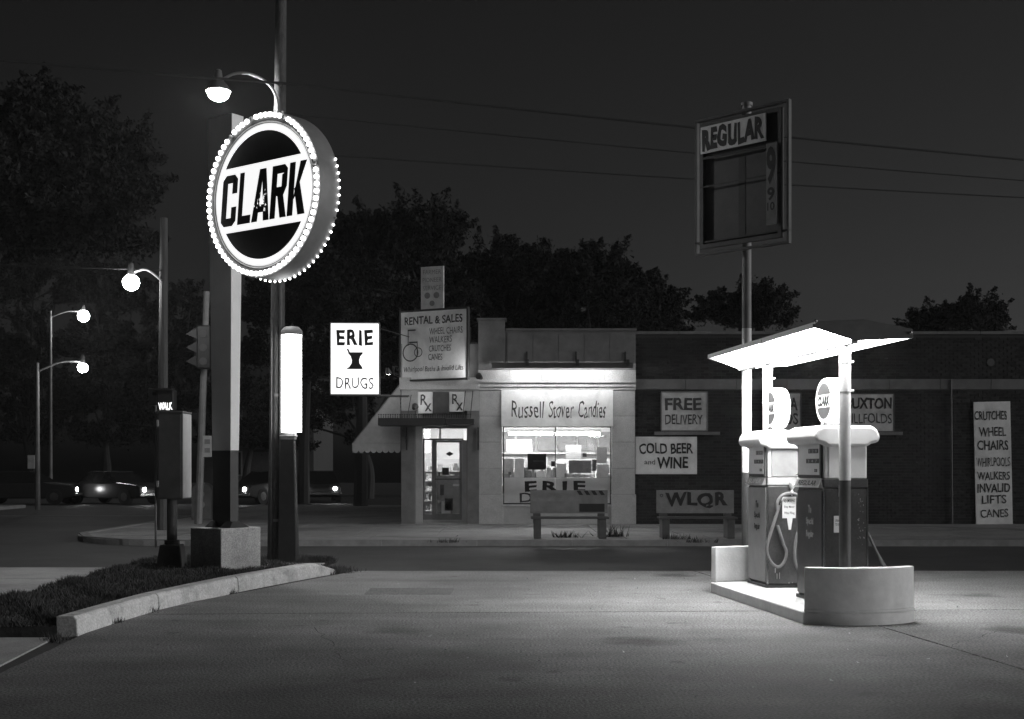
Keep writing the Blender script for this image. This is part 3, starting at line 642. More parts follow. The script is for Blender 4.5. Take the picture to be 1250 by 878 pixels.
# ---- ERIE DRUGS box sign
Ye = 30.6; ew = 58/1500*Ye; eh = 86/1500*Ye
es = thing('box_sign', 'brightly lit white box sign lettered ERIE DRUGS with a mortar and pestle', 'sign', (GX(433, Ye), Ye, GZ(438, Ye)), R(2))
MB().box(-ew/2, ew/2, .0, .3, -eh/2, eh/2).build('box', M['erie'], es, bevel=.01)
MB().box(-ew/2-.02, ew/2+.02, .02, .28, eh/2+.001, eh/2+.03).box(-ew/2-.02, ew/2+.02, .02, .28, -eh/2-.03, -eh/2-.001).box(-ew/2-.025, -ew/2-.001, .02, .28, -eh/2, eh/2).box(ew/2+.001, ew/2+.025, .02, .28, -eh/2, eh/2).build('frame', M['grey'], es)
text('ERIE', 'lettering', M['ink'], es, 0, .3*eh, -.004, .76*ew, .22*eh, .035, spacing=1.15)
text('DRUGS', 'lettering', M['dgrey'], es, 0, -.345*eh, -.004, .78*ew, .16*eh, .0, spacing=1.1)
mo = [(-.16,.1),(.2,.1),(.2,.07),(.14,.0),(.11,-.1),(.12,-.18),(.18,-.26),(.2,-.32),(-.19,-.32),(-.19,-.3),(-.14,-.27),(-.08,-.18),(-.07,-.1),(-.1,0),(-.16,.07)]
MB().prism([(x, z+.06) for x, z in mo], -.006, -.002, 'y').prism([(-.2,.24),(-.16,.25),(-.1,.12),(-.14,.12)], -.006, -.002, 'y').build('mortar_drawing', M['ink'], es)
for a_, b_, r_ in (((ew/2, .15, -eh/2-.03), (ew/2+.75, .3, -eh/2-.03), .02), ((-.3, .15, -eh/2-.045), (ew/2+.72, .3, -eh/2-.055), .012), ((ew/2, .15, eh/2-.1), (ew/2+.75, .3, eh/2-.3), .012)): MB().cyl(a_, b_, r_, n=6).build('bracket', M['dgrey'], es)
# small flood lamps by the shop signs
def flood(name, label, loc, aim, e, rad=.05):
    t = thing(name, label, 'lamp', loc, 0, 'small flood lamps around the shop signs')
    d = (Vector(aim)-Vector(loc)).normalized()
    MB().cyl(-d*.14, d*.0, .04, .085, 12).build('housing', M['dgrey'], t)
    MB().cyl(d*.002, d*.012, .06, n=12).build('bulb', M['flood'], t)
    MB().cyl((0,0,0), (0,.2,.04), .012, n=6).build('stem', M['black'], t)
    if e:
        l = bpy.data.lights.new('lamp_light', 'SPOT'); l.energy = e; l.spot_size = R(95); l.spot_blend = .8; l.shadow_soft_size = .06
        lo = bpy.data.objects.new('lamp_light', l); COL.objects.link(lo); lo.parent = t; lo.location = d*.03; lo.rotation_euler = d.to_track_quat('-Z', 'Y').to_euler()
    return t
flood('flood_lamp', 'small flood lamp at the lower right corner of the rental board', (GX(584, 30.0), 30.0, GZ(459, 30.0)), (GX(545, 31), 31.0, GZ(430, 31)), 34)
flood('flood_lamp', 'small flood lamp on the bracket right of the lit box sign', (GX(474, 30.6), 30.6, GZ(456, 30.6)), (GX(480, 31), 31.0, GZ(500, 31)), 4)
flood('flood_lamp', 'small flood lamp in front of the left prescription panel', (GX(507, 30.3), 30.3, GZ(496, 30.3)), (GX(520, 31), 31.05, GZ(478, 31)), 5)

# ================================================================== BENCHES
def bench(label, x0, x1, Y, ptop, pbot, kind):
    t = thing('bus_bench', label, 'bench', ((x0+x1)/2, Y, .02), 0, 'benches on the far pavement'); W_ = (x1-x0)
    for s in (-1, 1):
        x = s*(W_/2-.13)
        MB().prism([(-.05,0),(.42,0),(.42,.36),(.14,.42),(.02,1.0 if kind else .95),(-.05,1.0 if kind else .95)][::-1] if 0 else [(-.32,0),(.18,0),(.2,.5),(.1,.5),(.08,.4),(-.32,.4)], x-.075, x+.075, 'x').build('leg', M['dgrey'], t, bevel=.01)
    for k in range(4): box('seat_slat', M['slat'], t, -W_/2, W_/2, -.34+.125*k, -.235+.125*k, .402, .44, .004)
    z0, z1 = .5, .98
    bp = MB().box(-W_/2-.01, W_/2+.01, .16, .19, z0, z1).build('backrest', M['benchsign'], t, bevel=.004)
    box('support', M['dgrey'], t, -W_/2+.05, -W_/2+.11, .191, .23, .3, z1); box('support', M['dgrey'], t, W_/2-.11, W_/2-.05, .191, .23, .3, z1)
    if kind:
        box('lower_board', M['grey'], bp, -W_/2+.02, W_/2*.25, .15, .158, z0+.03, z0+.25)
        box('dark_print', M['ink'], bp, W_/2*.27, W_/2*.93, .152, .158, z0+.03, z0+.20)
        for k in range(4):
            x = W_/2*.27 + k*.15
            MB().prism([(x,z1-.1),(x+.08,z1-.1),(x+.02,z1-.01),(x-.06,z1-.01)], .152, .158, 'y').build('stripe_print', M['ink'], bp)
        text('BUS STOP NEWS', 'lettering', M['grey'], bp, -.25*W_, z1-.1, .154, .4*W_, .09, .0)
    else:
        text('WLQR', 'lettering', M['ink'], bp, .02, z0+.27, .154, .82*W_, .33, .045, spacing=1.1)
        text('o', 'lettering', M['inkworn'], bp, -.44*W_, z0+.37, .154, .07, .07, .01)
    return t
Yb = 25.3
bench('bench with faded striped advertising back panel in front of the lit shop window', GX(648, Yb), GX(742, Yb), Yb, 598, 624, 1)
bench('bench with WLQR lettered back panel in front of the brick wall', GX(803, Yb), GX(897, Yb), Yb, 600, 627, 0)

# ================================================================== PUMP ISLAND
IA = math.atan2(.135, .991)
IS = (3.28, 11.6, 0)
isl = thing('pump_island', 'raised white concrete pump island with rounded ends', 'island', IS, IA)
def noseout(w_, s0, s1, b0, b1, n=32):
    o_ = []
    for k in range(n+1): t = -w_ + 2*w_*k/n; o_.append((t, s0 - b0*(1-(abs(t)/w_)**2.2)))
    for k in range(n+1): t = w_ - 2*w_*k/n; o_.append((t, s1 + b1*(1-(abs(t)/w_)**2.2)))
    return o_
MB().prism(noseout(.555, 0, 2.95, .2, .2), .0, .135, 'z').build('base', M['whiteworn'], isl, smooth=True, bevel=.015)
def endwall(s0, sign, name, lab=None):
    n = 36; outer = []; inner = []
    for k in range(n+1):
        t = -.545+1.09*k/n; q = 1-(abs(t)/.545)**2.2
        outer.append((t, s0 - sign*.17*q)); inner.append((t*.93, s0 + sign*(.06 - .10*q)))
    poly = outer + [(.545*.87+.07*0, s0 + sign*.05)] + inner[::-1][1:-1] + [(-.545*.87, s0 + sign*.05)]
    poly = outer + inner[::-1]
    o = MB().prism(poly, .136, .55, 'z').build(name, M['whiteworn'], isl, smooth=True, bevel=.008)
    lp = [(t*1.012, s - sign*.012) for t, s in outer] + inner[::-1]
    MB().prism(lp, .1355, .16, 'z').build('base_lip', M['whiteworn'], o, smooth=True, bevel=.005)
    return o
endwall(.0, 1, 'end_bumper'); endwall(2.95, -1, 'end_bumper')
# soil inside bumper? low flat filler
# ---- pumps
def pump(label, s0, s1, tc, kind):
    u = (s0+s1)/2; loc = Vector((IS[0], IS[1], .135)) + Vector((math.cos(IA), math.sin(IA), 0))*tc + Vector((-math.sin(IA), math.cos(IA), 0))*u
    t = thing('petrol_pump', label, 'petrol pump', loc, IA, 'petrol pumps on the island')
    hx, hy = .228, (s1-s0)/2
    box('foot', M['black'], t, -hx-.01, hx+.01, -hy-.01, hy+.01, 0, .035)
    lowm = M['pumpred']
    lower = box('lower_casing', lowm, t, -hx+.004, hx, -hy, hy, .036, 1.15, .018)
    box('side_strip', M['chrome'], t, -hx-.003, -hx+.012, -hy-.004, -hy+.014, .04, 1.15); box('side_strip', M['chrome'], t, hx-.012, hx+.003, -hy-.004, -hy+.014, .04, 1.15)
    box('dial_side_panel', M['pumpgrey'] if kind == 1 else M['pumpred'], t, -hx-.012, -hx+.003, -hy+.03, hy-.03, .06, 1.12, .004)
    box('middle_band', M['lgrey' if kind == 1 else 'pumpred'], t, -hx+.002, hx-.002, -hy-.004, hy, 1.151, 1.235, .006)
    up = box('upper_casing', M['pumpwhite'], t, -hx+.01, hx-.004, -hy+.01, hy-.01, 1.236, 1.62, .012)
    box('end_panel', M['pumpaged'] if kind == 1 else M['pumpwhite'], t, -hx+.05, hx-.06 if kind == 1 else hx-.02, -hy-.002, -hy+.009, 1.245, 1.555, .004)
    # dial
    df = box('dial_frame', M['dgrey'], t, -hx-.014, -hx+.009, -hy+.05, hy-.05, 1.245, 1.60, .004)
    box('dial_face', M['white'], df, -hx-.018, -hx-.0145, -hy+.08, hy-.08, 1.275, 1.59)
    for (z, h_, y0, y1) in ((1.515, .045, -hy+.1, .0), (1.415, .045, -hy+.08, .06), (1.32, .03, -hy+.13, -hy+.2)):
        r_ = box('counter_window', M['dgrey'], df, -hx-.021, -hx-.0185, y0, y1, z-h_/2, z+h_/2)
        text({1.515: '1 2 8', 1.415: '3 4 7', 1.32: '8'}[z], 'digits', M['lgrey'], df, (y0+y1)/2, z, -hx-.0225, (y1-y0)*.75, h_*.65, .0, facing='x')
    # sloping grade plate
    pl = MB().add([(-hx-.05,-hy+.03,1.15),(-hx-.05,hy-.03,1.15),(-hx-.012,hy-.03,1.24),(-hx-.012,-hy+.03,1.24),(-hx+.0,-hy+.03,1.15),(-hx+.0,hy-.03,1.15)], [(0,1,2,3),(0,3,4),(1,5,2),(0,4,5,1)]).build('grade_plate', M['lgrey'] if kind == 2 else M['grey'], t)
    tx = text('REGULAR' if kind == 2 else 'SUPER', 'lettering', M['ink'] if kind == 2 else M['lgrey'], pl, 0, 1.195, -hx-.036, hy*1.35, .05, .02, facing='x')
    tx.rotation_euler = (0, 0, 0)
    me_ = tx.data
    for v in me_.vertices: v.co.x = -hx-.053 + (v.co.z-1.15)/.09*.038
    # hood with flared lips
    prof = [(-hx-.10,1.60),(-hx-.02,1.585),(-hx+.02,1.555),(hx-.02,1.555),(hx+.02,1.585),(hx+.10,1.60),(hx+.115,1.66),(hx+.08,1.735),(hx+.02,1.765),(-hx-.02,1.765),(-hx-.08,1.735),(-hx-.115,1.66)]
    MB().prism(prof, -hy-.05, hy+.05, 'y').build('hood', M['pumpwhite'], t, bevel=.03)
    # vertical words down the dial side
    lm = M['ink'] if kind == 1 else M['lgrey']
    for (s_, z, w_, h_) in (('The', .93, .16, .10), ('Special', .80, .36, .11), ('Regular', .67, .36, .11)):
        text(s_, 'lettering', lm, t, -.02, z, -hx-.0145, w_*.55, h_*.8, .04, facing='x')
    # globe, faces to both sides
    gl = thing('pump_globe', ('lit round globe lettered CLARK on top of the left pump' if kind == 1 else 'lit round globe lettered CLARK on top of the right pump'), 'globe', loc + Vector((0, 0, 1.766)), IA, 'lit globes on the pumps')
    r = .235; cz = r+.025
    MB().lathe([(.1, -.0), (.11, .02), (.09, .05)], (0,0,0), 'z', 20).cyl((0,0,0), (0,0,.02), .1).build('collar', M['chrome'], gl, smooth=True)
    MB().lathe([(r*.86,-.085),(r*.97,-.08),(r,-.04),(r,.04),(r*.97,.08),(r*.86,.085)], (0,0,cz), 'x', 40).build('rim', M['globe'], gl, smooth=True)
    for sx in (-1, 1):
        f = MB().lathe([(.001, sx*.083),(r*.87, sx*.083)], (0,0,cz), 'x', 40).build('face', M['globe'], gl)
        if sx < 0:
            rr = r*.78
            for sg in (1, -1):
                pts_ = [(rr*math.cos(a), rr*math.sin(a)*sg) for a in [math.asin(.36)+ (math.pi-2*math.asin(.36))*k/20 for k in range(21)]]
                MB().prism([(y, z+cz) for y, z in pts_], -.0875, -.0845, 'x').build('dark_segment', M['dgrey'], f)
            text('CLARK', 'lettering', M['ink'], f, 0, cz, -.0865, rr*1.75, rr*.6, .075, shear=.2, facing='x')
    return t, hx, hy
p2, hx, hy2 = pump('right petrol pump nearer the camera, dark casing with white top and small notices', .55, 1.27, .1, 2)
def notice(t, cx, cz, w_, h_, y, rows, m='sign'):
    n_ = MB().box(cx-w_/2, cx+w_/2, y-.006, y, cz-h_/2, cz+h_/2).build('notice', M[m], t)
    for s_, dz, rw, rh in rows: text(s_, 'lettering', M['ink'], n_, cx, cz+dz*h_, y-.009, w_*rw, h_*rh, .01)
notice(p2, -.075, .79, .105, .165, -hy2-.001, [('UNLAWFUL', .22, .75, .15), ('TO SMOKE', -.02, .75, .15), ('', 0, 0, 0)][:2])
notice(p2, -.05, 1.12, .055, .115, -hy2-.001, [('4', .2, .4, .3), ('9', -.2, .4, .3)], 'lgrey')
MB().box(.0, .008, -hy2-.004, -hy2, .34, .40).box(.0, .006, -hy2-.004, -hy2, .55, .57).build('scratch', M['lgrey'], p2)
for k in range(26):
    a, z = .15+rnd.gauss(0, .025), rnd.uniform(.55, 1.1)
    MB().box(a, a+rnd.uniform(.003, .009), -hy2-.003, -hy2, z, z+rnd.uniform(.004, .018)).build('paint_chip', M['lgrey'], p2)
p1, hx, hy1 = pump('left petrol pump farther from the camera, with hose looped over its end', 2.19, 2.84, .1, 1)
yF = -hy1
nt1 = MB().prism([(-.045,.99-.135+.0),(.125,.855),(.13,1.015+.0),(-.045,1.015)] if 0 else [(-.055,.78),(.0,.78),(.02,.65),(.045,.65),(.065,.78),(.10,.78),(.105,1.02),(-.055,1.02)], yF-.008, yF-.002, 'y').build('notice', M['white'], p1)
for s_, z, w_ in (('NO SMOKING', .975, .13), ('Stop Motor', .905, .12), ('While Filling', .835, .12)): text(s_, 'lettering', M['ink'], nt1, .025, z, yF-.0095, w_, .035, .01)
# nozzle cradle, nozzle, hose
MB().box(.145, .228, yF-.02, yF+.01, 1.22, 1.60).build('nozzle_recess', M['dgrey'], p1)
MB().tube([(.16,yF-.04,1.53),(.185,yF-.06,1.45),(.2,yF-.07,1.36),(.19,yF-.06,1.3)], [.014,.016,.018,.014], 10).tube([(.2,yF-.07,1.36),(.17,yF-.09,1.30),(.13,yF-.08,1.26),(.09,yF-.05,1.27)], [.012,.02,.018,.01], 8).build('nozzle', M['chrome'], p1, smooth=True)
MB().lathe([(.035,.05),(.03,.0),(.012,-.03),(.02,-.07),(.002,-.1)], (.04,yF-.05,1.13), 'z', 12).box(.03,.05,yF-.05,yF,1.14,1.17).build('hose_hook', M['white'], p1, smooth=True)
def spline(pts, n=8):
    out = []; P = [Vector(p) for p in pts]; P = [P[0]*2-P[1]] + P + [P[-1]*2-P[-2]]
    for i in range(1, len(P)-2):
        for k in range(n):
            t = k/n; a, b, c, d = P[i-1:i+3]
            out.append(.5*((2*b)+(c-a)*t+(2*a-5*b+4*c-d)*t*t+(3*b-a-3*c+d)*t**3))
    out.append(P[-2]); return out
y_ = yF-.04
hp = [(-.09,y_,.60),(-.05,y_+.01,.49),(-.02,y_,.40),(-.05,y_,.29),(-.13,y_-.02,.24),(-.22,y_-.03,.31),(-.26,y_-.03,.44),(-.22,y_-.03,.60),(-.15,y_-.02,.80),(-.11,y_-.02,.93)]
MB().tube(spline([(-.11,y_,1.0-.05),(-.135,y_,.70)] and [(-.12,y_+.01,.70)]+hp[0:]), .018, 8).build('hose', M['rubber'], p1, smooth=True)
MB().tube([(-.11,y_-.02,.93),(-.10,y_-.02,.97)], .02, 8).tube([(-.095,y_-.02,.975),(-.075,y_-.02,1.03)], [.014,.008], 8).build('hose_coupling', M['chrome'], p1)
MB().tube(spline([(-.135,y_-.02,.88),(-.13,y_-.02,.97),(-.07,y_-.02,1.04),(.03,y_-.015,1.06),(.11,y_-.02,1.03),(.165,y_-.03,.93),(.15,y_-.03,.78),(.09,y_-.03,.58),(.06,y_-.04,.40),(.08,y_-.05,.24),(.17,y_-.06,.14),(.3,y_-.06,.12)]), .018, 8).build('hose', M['rubber'], p1, smooth=True)
sc_ = MB()
for a, z, h_ in ((-.14,.17,.05),(-.12,.1,.06),(-.09,.1,.07),(.02,.04,.02),(-.15,.24,.01),(.06,.05,.01)): sc_.box(a, a+.008, yF-.003, yF, z, z+h_)
sc_.build('scratch', M['lgrey'], p1)
# hose of the near pump falling away to the right
for dx in (0, .035):
    MB().tube(spline([(.225,.0,.92),(.33,-.03,.76),(.45,-.06,.50),(.57+dx,-.1,.20),(.66+dx,-.1,-.09)]), .014, 8).build('hose', M['rubber'], p2, smooth=True)
# ---- canopy light
can = thing('island_canopy', 'long butterfly shaped fluorescent canopy glowing over the petrol pumps on two white posts', 'light canopy', IS, IA)
S0, S1 = .10, 3.5; Lt, Rt = -.42, .58; zb_, zl, zr = 2.68, 2.81, 2.725
def wing(t1, z1, sa, sb, m, name, off_=.0):
    s = 1 if t1 > 0 else -1
    t0 = .035*s; a = .03*s
    return MB().add([(t0,sa,zb_+.01),(t1-a,sa,z1+.012),(t1-a,sb,z1+.012),(t0,sb,zb_+.01),(t0,sa,zb_+.03),(t1-a,sa,z1+.03),(t1-a,sb,z1+.03),(t0,sb,zb_+.03)],
        [(0,1,2,3),(4,7,6,5),(0,4,5,1),(1,5,6,2),(2,6,7,3),(3,7,4,0)]).build(name, m, can)
mid = 1.55
for t1, z1 in ((Lt, zl), (Rt, zr)):
    wing(t1, z1, S0+.02, mid-.01, M['cnpy'], 'light_panel'); wing(t1, z1, mid+.01, S1-.02, M['cnpy'], 'light_panel')
    e = -.0 ; s = 1 if t1 > 0 else -1
    MB().box(min(t1, t1-.025*s), max(t1, t1-.025*s), S0, S1, z1-.0, z1+.05).build('edge_trim', M['white'], can)
MB().prism([(Lt,zl+.032),(Rt,zr+.045),(Rt,2.815),(.1,2.90),(Lt+.05,zl+.062)], S0, S1, 'y').build('top_cover', M['dgrey'], can, bevel=.006)
MB().prism([(-.035,zb_-.012),(.035,zb_-.012),(.035,zb_+.06),(-.035,zb_+.06)], S0, S1, 'y').build('spine', M['lgrey'], can, bevel=.004)
MB().prism([(Lt,zl+.005),(0,zb_+.012),(Rt,zr+.0),(Rt,zr+.05),(Lt,zl+.035)], S0-.015, S0+.002, 'y').build('end_cap', M['dgrey'], can)
MB().prism([(Lt,zl+.005),(0,zb_+.012),(Rt,zr+.005),(Rt,zr+.03),(Lt,zl+.03)], S1-.002, S1+.015, 'y').build('end_cap', M['dgrey'], can)
for t1, z1 in ((Lt, zl), (Rt, zr)):
    MB().add([(0,mid-.012,zb_-.012),(t1,mid-.012,z1-.012),(t1,mid+.012,z1-.012),(0,mid+.012,zb_-.012),(0,mid-.012,zb_+.03),(t1,mid-.012,z1+.035),(t1,mid+.012,z1+.035),(0,mid+.012,zb_+.03)],[(0,1,2,3),(4,7,6,5),(0,4,5,1),(1,5,6,2),(2,6,7,3),(3,7,4,0)]).build('seam_strip', M['grey'], can)
for t_, z_ in ((Lt+.02, zl+.06), (Rt-.03, zr+.05)): MB().sphere((t_, S0-.02, z_), .018, 8, 6).build('bolt', M['chrome'], can)
for (s, tt) in ((.34, .0), (2.6, .02)):
    pz = 1.36
    q = MB().cyl((tt,s,.135), (tt,s,pz), .056, n=16).build('post_foot', M['dgrey'], can, smooth=True)
    MB().cyl((tt,s,pz+.001), (tt,s,2.665), .056, n=16).build('post', M['whiteworn'], can, smooth=True)
    for z in (2.22, 2.5): MB().cyl((tt,s,z), (tt,s,z+.02), .062, n=16).cyl((tt+.05,s-.02,z+.01), (tt+.08,s-.02,z+.01), .012, n=6).build('clamp', M['whiteworn'], can)
# ---- price sign and its pole
Yp = 15.2; Xp = GX(911.5, Yp)
ps_ = thing('price_sign', 'tall unlit metal price sign lettered REGULAR with a 9 on a pole behind the pumps', 'sign', (Xp, Yp, 0), -R(44))
MB().cyl((0,0,0), (0,0,1.42), .062, n=16).build('pole_foot', M['dgrey'], ps_, smooth=True)
MB().cyl((0,0,1.421), (0,0,3.2), .06, n=16).build('pole', M['whiteworn'], ps_, smooth=True)
MB().cyl((0,0,3.201), (0,0,5.95), .058, n=16).cyl((0,0,5.95), (0,0,5.99), .075, n=12).build('upper_pole', M['grey'], ps_, smooth=True)
zc = GZ(222, Yp); Wp, Hp = 1.36, 1.72
def fr(mb, w_, h_, t, y0, y1, cz=zc, cx=0):
    return mb.box(cx-w_/2, cx+w_/2, y0, y1, cz+h_/2-t, cz+h_/2).box(cx-w_/2, cx+w_/2, y0, y1, cz-h_/2, cz-h_/2+t).box(cx-w_/2, cx-w_/2+t, y0, y1, cz-h_/2+t, cz+h_/2-t).box(cx+w_/2-t, cx+w_/2, y0, y1, cz-h_/2+t, cz+h_/2-t)
fr(MB(), Wp, Hp, .03, -.14, -.08).build('frame', M['dgrey'], ps_)
fr(MB(), Wp-.18, Hp-.16, .05, -.16, -.10).build('inner_frame', M['dgrey'], ps_)
MB().box(-Wp/2+.14, Wp/2-.14, -.10, -.085, zc-Hp/2+.13, zc+Hp/2-.13).build('back_sheet', M['dgrey'], ps_)
MB().box(-.05, .05, -.104, -.1005, zc-Hp/2+.13, zc+.3).build('seam_strip', M['black'], ps_)
for a_1 in ((-Wp/2+.1, Wp/2-.1, -.165, -.161, zc-.02, zc), (-Wp/2+.14, Wp/2-.3, -.175, -.16, zc+.33, zc+.36), (-Wp/2, Wp/2, -.15, -.08, zc-Hp/2+.15, zc-Hp/2+.17)): box('rail', M['black'], ps_, *a_1)
rp = MB().box(-Wp/2+.12, Wp/2-.28, -.19, -.175, zc+.40, zc+.74).build('grade_board', M['sign'], ps_, bevel=.01)
text('REGULAR', 'lettering', M['ink'], rp, -.08, zc+.57, -.193, .90, .28, .06, spacing=1.1)
n9 = MB().box(.40, .54, -.19, -.175, zc-.62, zc+.36).build('price_strip', M['grey'], ps_)
text('9', 'digit', M['ink'], n9, .465, zc+.09, -.193, .12, .46, .04); text('9', 'digit', M['ink'], n9, .465, zc-.25, -.193, .10, .16, .03); text('10', 'digit', M['ink'], n9, .465, zc-.40, -.193, .10, .1, .02)

# ================================================================== DISC SIGN
SA = R(36.5)
dvec = Vector((math.cos(SA), -math.sin(SA), 0)); nin = Vector((math.sin(SA), math.cos(SA), 0))
corner = Vector((-4.12, 17.40, 0))
plc = (corner + dvec*(-.335) + nin*.37)*.9333; plc.z = .09
sg = thing('round_sign', 'huge round rotating-style sign lettered CLARK ringed with bulbs on a tapering slab pylon', 'sign', plc, -SA); sg.scale = (.9333,)*3
# local frame: x along face (right), y into sign. pylon corner E at local (-.15+.335, .3-.37)
ex, ey = -.15+.335, .3-.37
pb = MB()
def taper(x0, x1, y0, y1, z0, z1, X0, X1, Y0, Y1):
    return MB().add([(x0,y0,z0),(x1,y0,z0),(x1,y1,z0),(x0,y1,z0),(X0,Y0,z1),(X1,Y0,z1),(X1,Y1,z1),(X0,Y1,z1)], [(0,3,2,1),(4,5,6,7),(0,1,5,4),(1,2,6,5),(2,3,7,6),(3,0,4,7)])
taper(ex-.40, ex, ey, ey+.16, 1.735, 6.6, ex-.50, ex+.03, ey, ey+.22).build('pylon', M['white'], sg, bevel=.006)
taper(ex-.39, ex-.01, ey+.005, ey+.155,   .62, 1.734, ex-.39, ex-.01, ey+.005, ey+.155).build('pylon_foot', M['black'], sg)
MB().box(-.335, .335, -.37, .37, -.05, .62).build('plinth', M['concrete'], sg, bevel=.012)
for (x0, x1) in ((ex-.47, ex-.28), (ex-.15, ex+.09)):
    MB().add([(x0,ey-.08,.62),(x1,ey-.08,.62),(x1,ey+.28,.62),(x0,ey+.28,.62),(x0+.05,ey+.0,.71),(x1-.05,ey+.0,.71),(x1-.05,ey+.16,.71),(x0+.05,ey+.16,.71)], [(0,3,2,1),(4,5,6,7),(0,1,5,4),(1,2,6,5),(2,3,7,6),(3,0,4,7)]).build('shoe', M['black'], sg)
RD = 1.12; dc = Vector((ex+1.161, ey-.45, 5.195))   # face centre, local
TH = .36
MB().lathe([(RD*.9,.02),(RD*.93,.0),(RD*.995,.0),(RD,.01),(RD,TH-.01),(RD*.98,TH),(.001,TH)], dc, 'y', 72).build('drum', M['drumgrey'], sg, smooth=True)
MB().lathe([(RD*.885,.03),(RD*.90,.012),(RD*.905,.03)], dc, 'y', 72).build('groove_ring', M['dgrey'], sg)
MB().lathe([(RD*.86,.02),(RD*.87,.0),(RD*.885,.005),(RD*.89,.03)], dc, 'y', 72).build('inner_rim', M['lgrey'], sg, smooth=True)
fc = MB().lathe([(.001,.022),(RD*.868,.022)], dc, 'y', 72).build('lit_face', M['disc'], sg)
rr = RD*.775
for sgn in (1, -1):
    a0 = math.asin(.40/.775)
    pts_ = [(dc.x+rr*math.cos(a), dc.z+rr*math.sin(a)*sgn) for a in [a0+(math.pi-2*a0)*k/30 for k in range(31)]]
    MB().prism(pts_, dc.y+.010, dc.y+.018, 'y').build('dark_segment', M['black'], fc)
# CLARK in heavy condensed slanted block letters
def block_letter(ch, x0, w_, h_, parent):
    st = w_*.34; b = h_*.16; P = []      # all in a w_ x h_ box, origin lower left
    def bar(*q): P.append(list(q))
    if ch == 'C':
        c = w_*.22
        bar((0,c),(st,c+.02),(st,h_-c-.02),(0,h_-c)); bar((0,c),(c,0),(c+.02,b),(st,c+.02)); bar((0,h_-c),(st,h_-c-.02),(c+.02,h_-b),(c,h_))
        bar((c,0),(w_-c,0),(w_-c-.01,b),(c+.02,b)); bar((c,h_),(c+.02,h_-b),(w_-c-.01,h_-b),(w_-c,h_))
        bar((w_-c,0),(w_,c),(w_-st,c+.02),(w_-c-.01,b)); bar((w_-c,h_),(w_-c-.01,h_-b),(w_-st,h_-c-.02),(w_,h_-c))
        bar((w_-st,c+.02),(w_,c),(w_,h_*.37),(w_-st,h_*.37)); bar((w_-st,h_*.63),(w_,h_*.63),(w_,h_-c),(w_-st,h_-c-.02))
    elif ch == 'L': bar((0,0),(st,0),(st,h_),(0,h_)); bar((st,0),(w_,0),(w_,b),(st,b))
    elif ch == 'A':
        bar((0,0),(st*.95,0),(w_*.5,h_*.80),(w_*.5,h_),(w_*.32,h_)); bar((w_,0),(w_*.68,h_),(w_*.5,h_),(w_*.5,h_*.80),(w_-st*.95,0)); bar((w_*.25,h_*.17),(w_*.75,h_*.17),(w_*.70,h_*.32),(w_*.30,h_*.32))
    elif ch == 'R':
        bar((0,0),(st,0),(st,h_),(0,h_)); c = w_*.2
        bar((st,h_-b),(w_-c,h_-b),(w_-c,h_),(st,h_)); bar((w_-c,h_),(w_-c,h_-b),(w_-st,h_-b-.02),(w_-st,h_*.56+.02),(w_,h_*.56+.02),(w_,h_-c)); bar((st,h_*.42),(w_-c,h_*.42),(w_,h_*.56+.02),(w_-st,h_*.56+.02),(st,h_*.56+.02))
        bar((w_*.42,h_*.42),(w_*.80,h_*.42),(w_+.02,0),(w_-st,0))
    else:
        bar((0,0),(st,0),(st,h_),(0,h_)); bar((st,h_*.34),(w_-st*1.05,h_),(w_+.01,h_),(st+w_*.10,h_*.36),(st,h_*.30)) ; bar((st*1.05,h_*.50),(w_*.66,h_*.62),(w_+.03,0),(w_-st,0))
    m_ = MB()
    for k, q in enumerate(P):
        q2 = [(dc.x + x0 + x + (z-h_/2)*.10, dc.z - h_/2 + z) for x, z in q]
        m_.prism(q2, dc.y+.008+.0004*k, dc.y+.014, 'y')
    return m_.build('letter', M['ink'], parent)
for ch, x0, w_ in zip('CLARK', [-.735, -.425, -.17, .155, .455], [.27, .23, .31, .265, .275]): block_letter(ch, x0*RD, w_*RD, .63*RD, fc)
# worn patches in the letter paint
wp = MB()
for k in range(26):
    a, b = dc.x + rnd.gauss(-.02, .05), dc.z + rnd.gauss(-.08, .08)
    wp.add([(a,dc.y+.005,b),(a+rnd.uniform(.01,.03),dc.y+.005,b+rnd.uniform(-.02,.02)),(a+rnd.uniform(-.01,.02),dc.y+.005,b+rnd.uniform(.02,.05))], [(0,1,2)])
wp.build('worn_patch', M['disc'], fc)
for z_ in (-.5, .45): MB().box(ex-.1, dc.x-.3, dc.y+TH+.002, dc.y+TH+.06, dc.z+z_-.04, dc.z+z_+.04).build('support_arm', M['grey'], sg)
MB().cyl((dc.x, dc.y+TH, dc.z), (dc.x, dc.y+TH+.1, dc.z), .1).build('hub', M['grey'], sg)
bl = MB().sphere((0,0,0), .021, 10, 6).mesh('bulb'); bl.materials.append(M['bulb'])
bd = bl.copy(); bd.name = 'dead_bulb'; bd.materials.clear(); bd.materials.append(M['bulbsocket'])
sk = MB().lathe([(.02,.012),(.03,.0),(.03,-.006)], (0,0,0), 'y', 8).mesh('socket')
NB = 72
for k in range(NB):
    a = 2*math.pi*k/NB; 
    for (rad, yy) in ((RD*.955, dc.y-.02), (RD+.018, dc.y+TH-.03)):
        if (yy > dc.y and math.pi*.13 < a < math.pi*1.2): continue
        dead = rnd.random() < .05
        o = bpy.data.objects.new('bulb', bd if dead else bl); COL.objects.link(o); o.parent = sg
        if dead: o['label'] = 'burnt-out bulb'
        o.location = (dc.x+rad*math.cos(a), yy, dc.z+rad*math.sin(a))
        o.scale = (1.55,)*3 if yy < dc.y else (.75,)*3
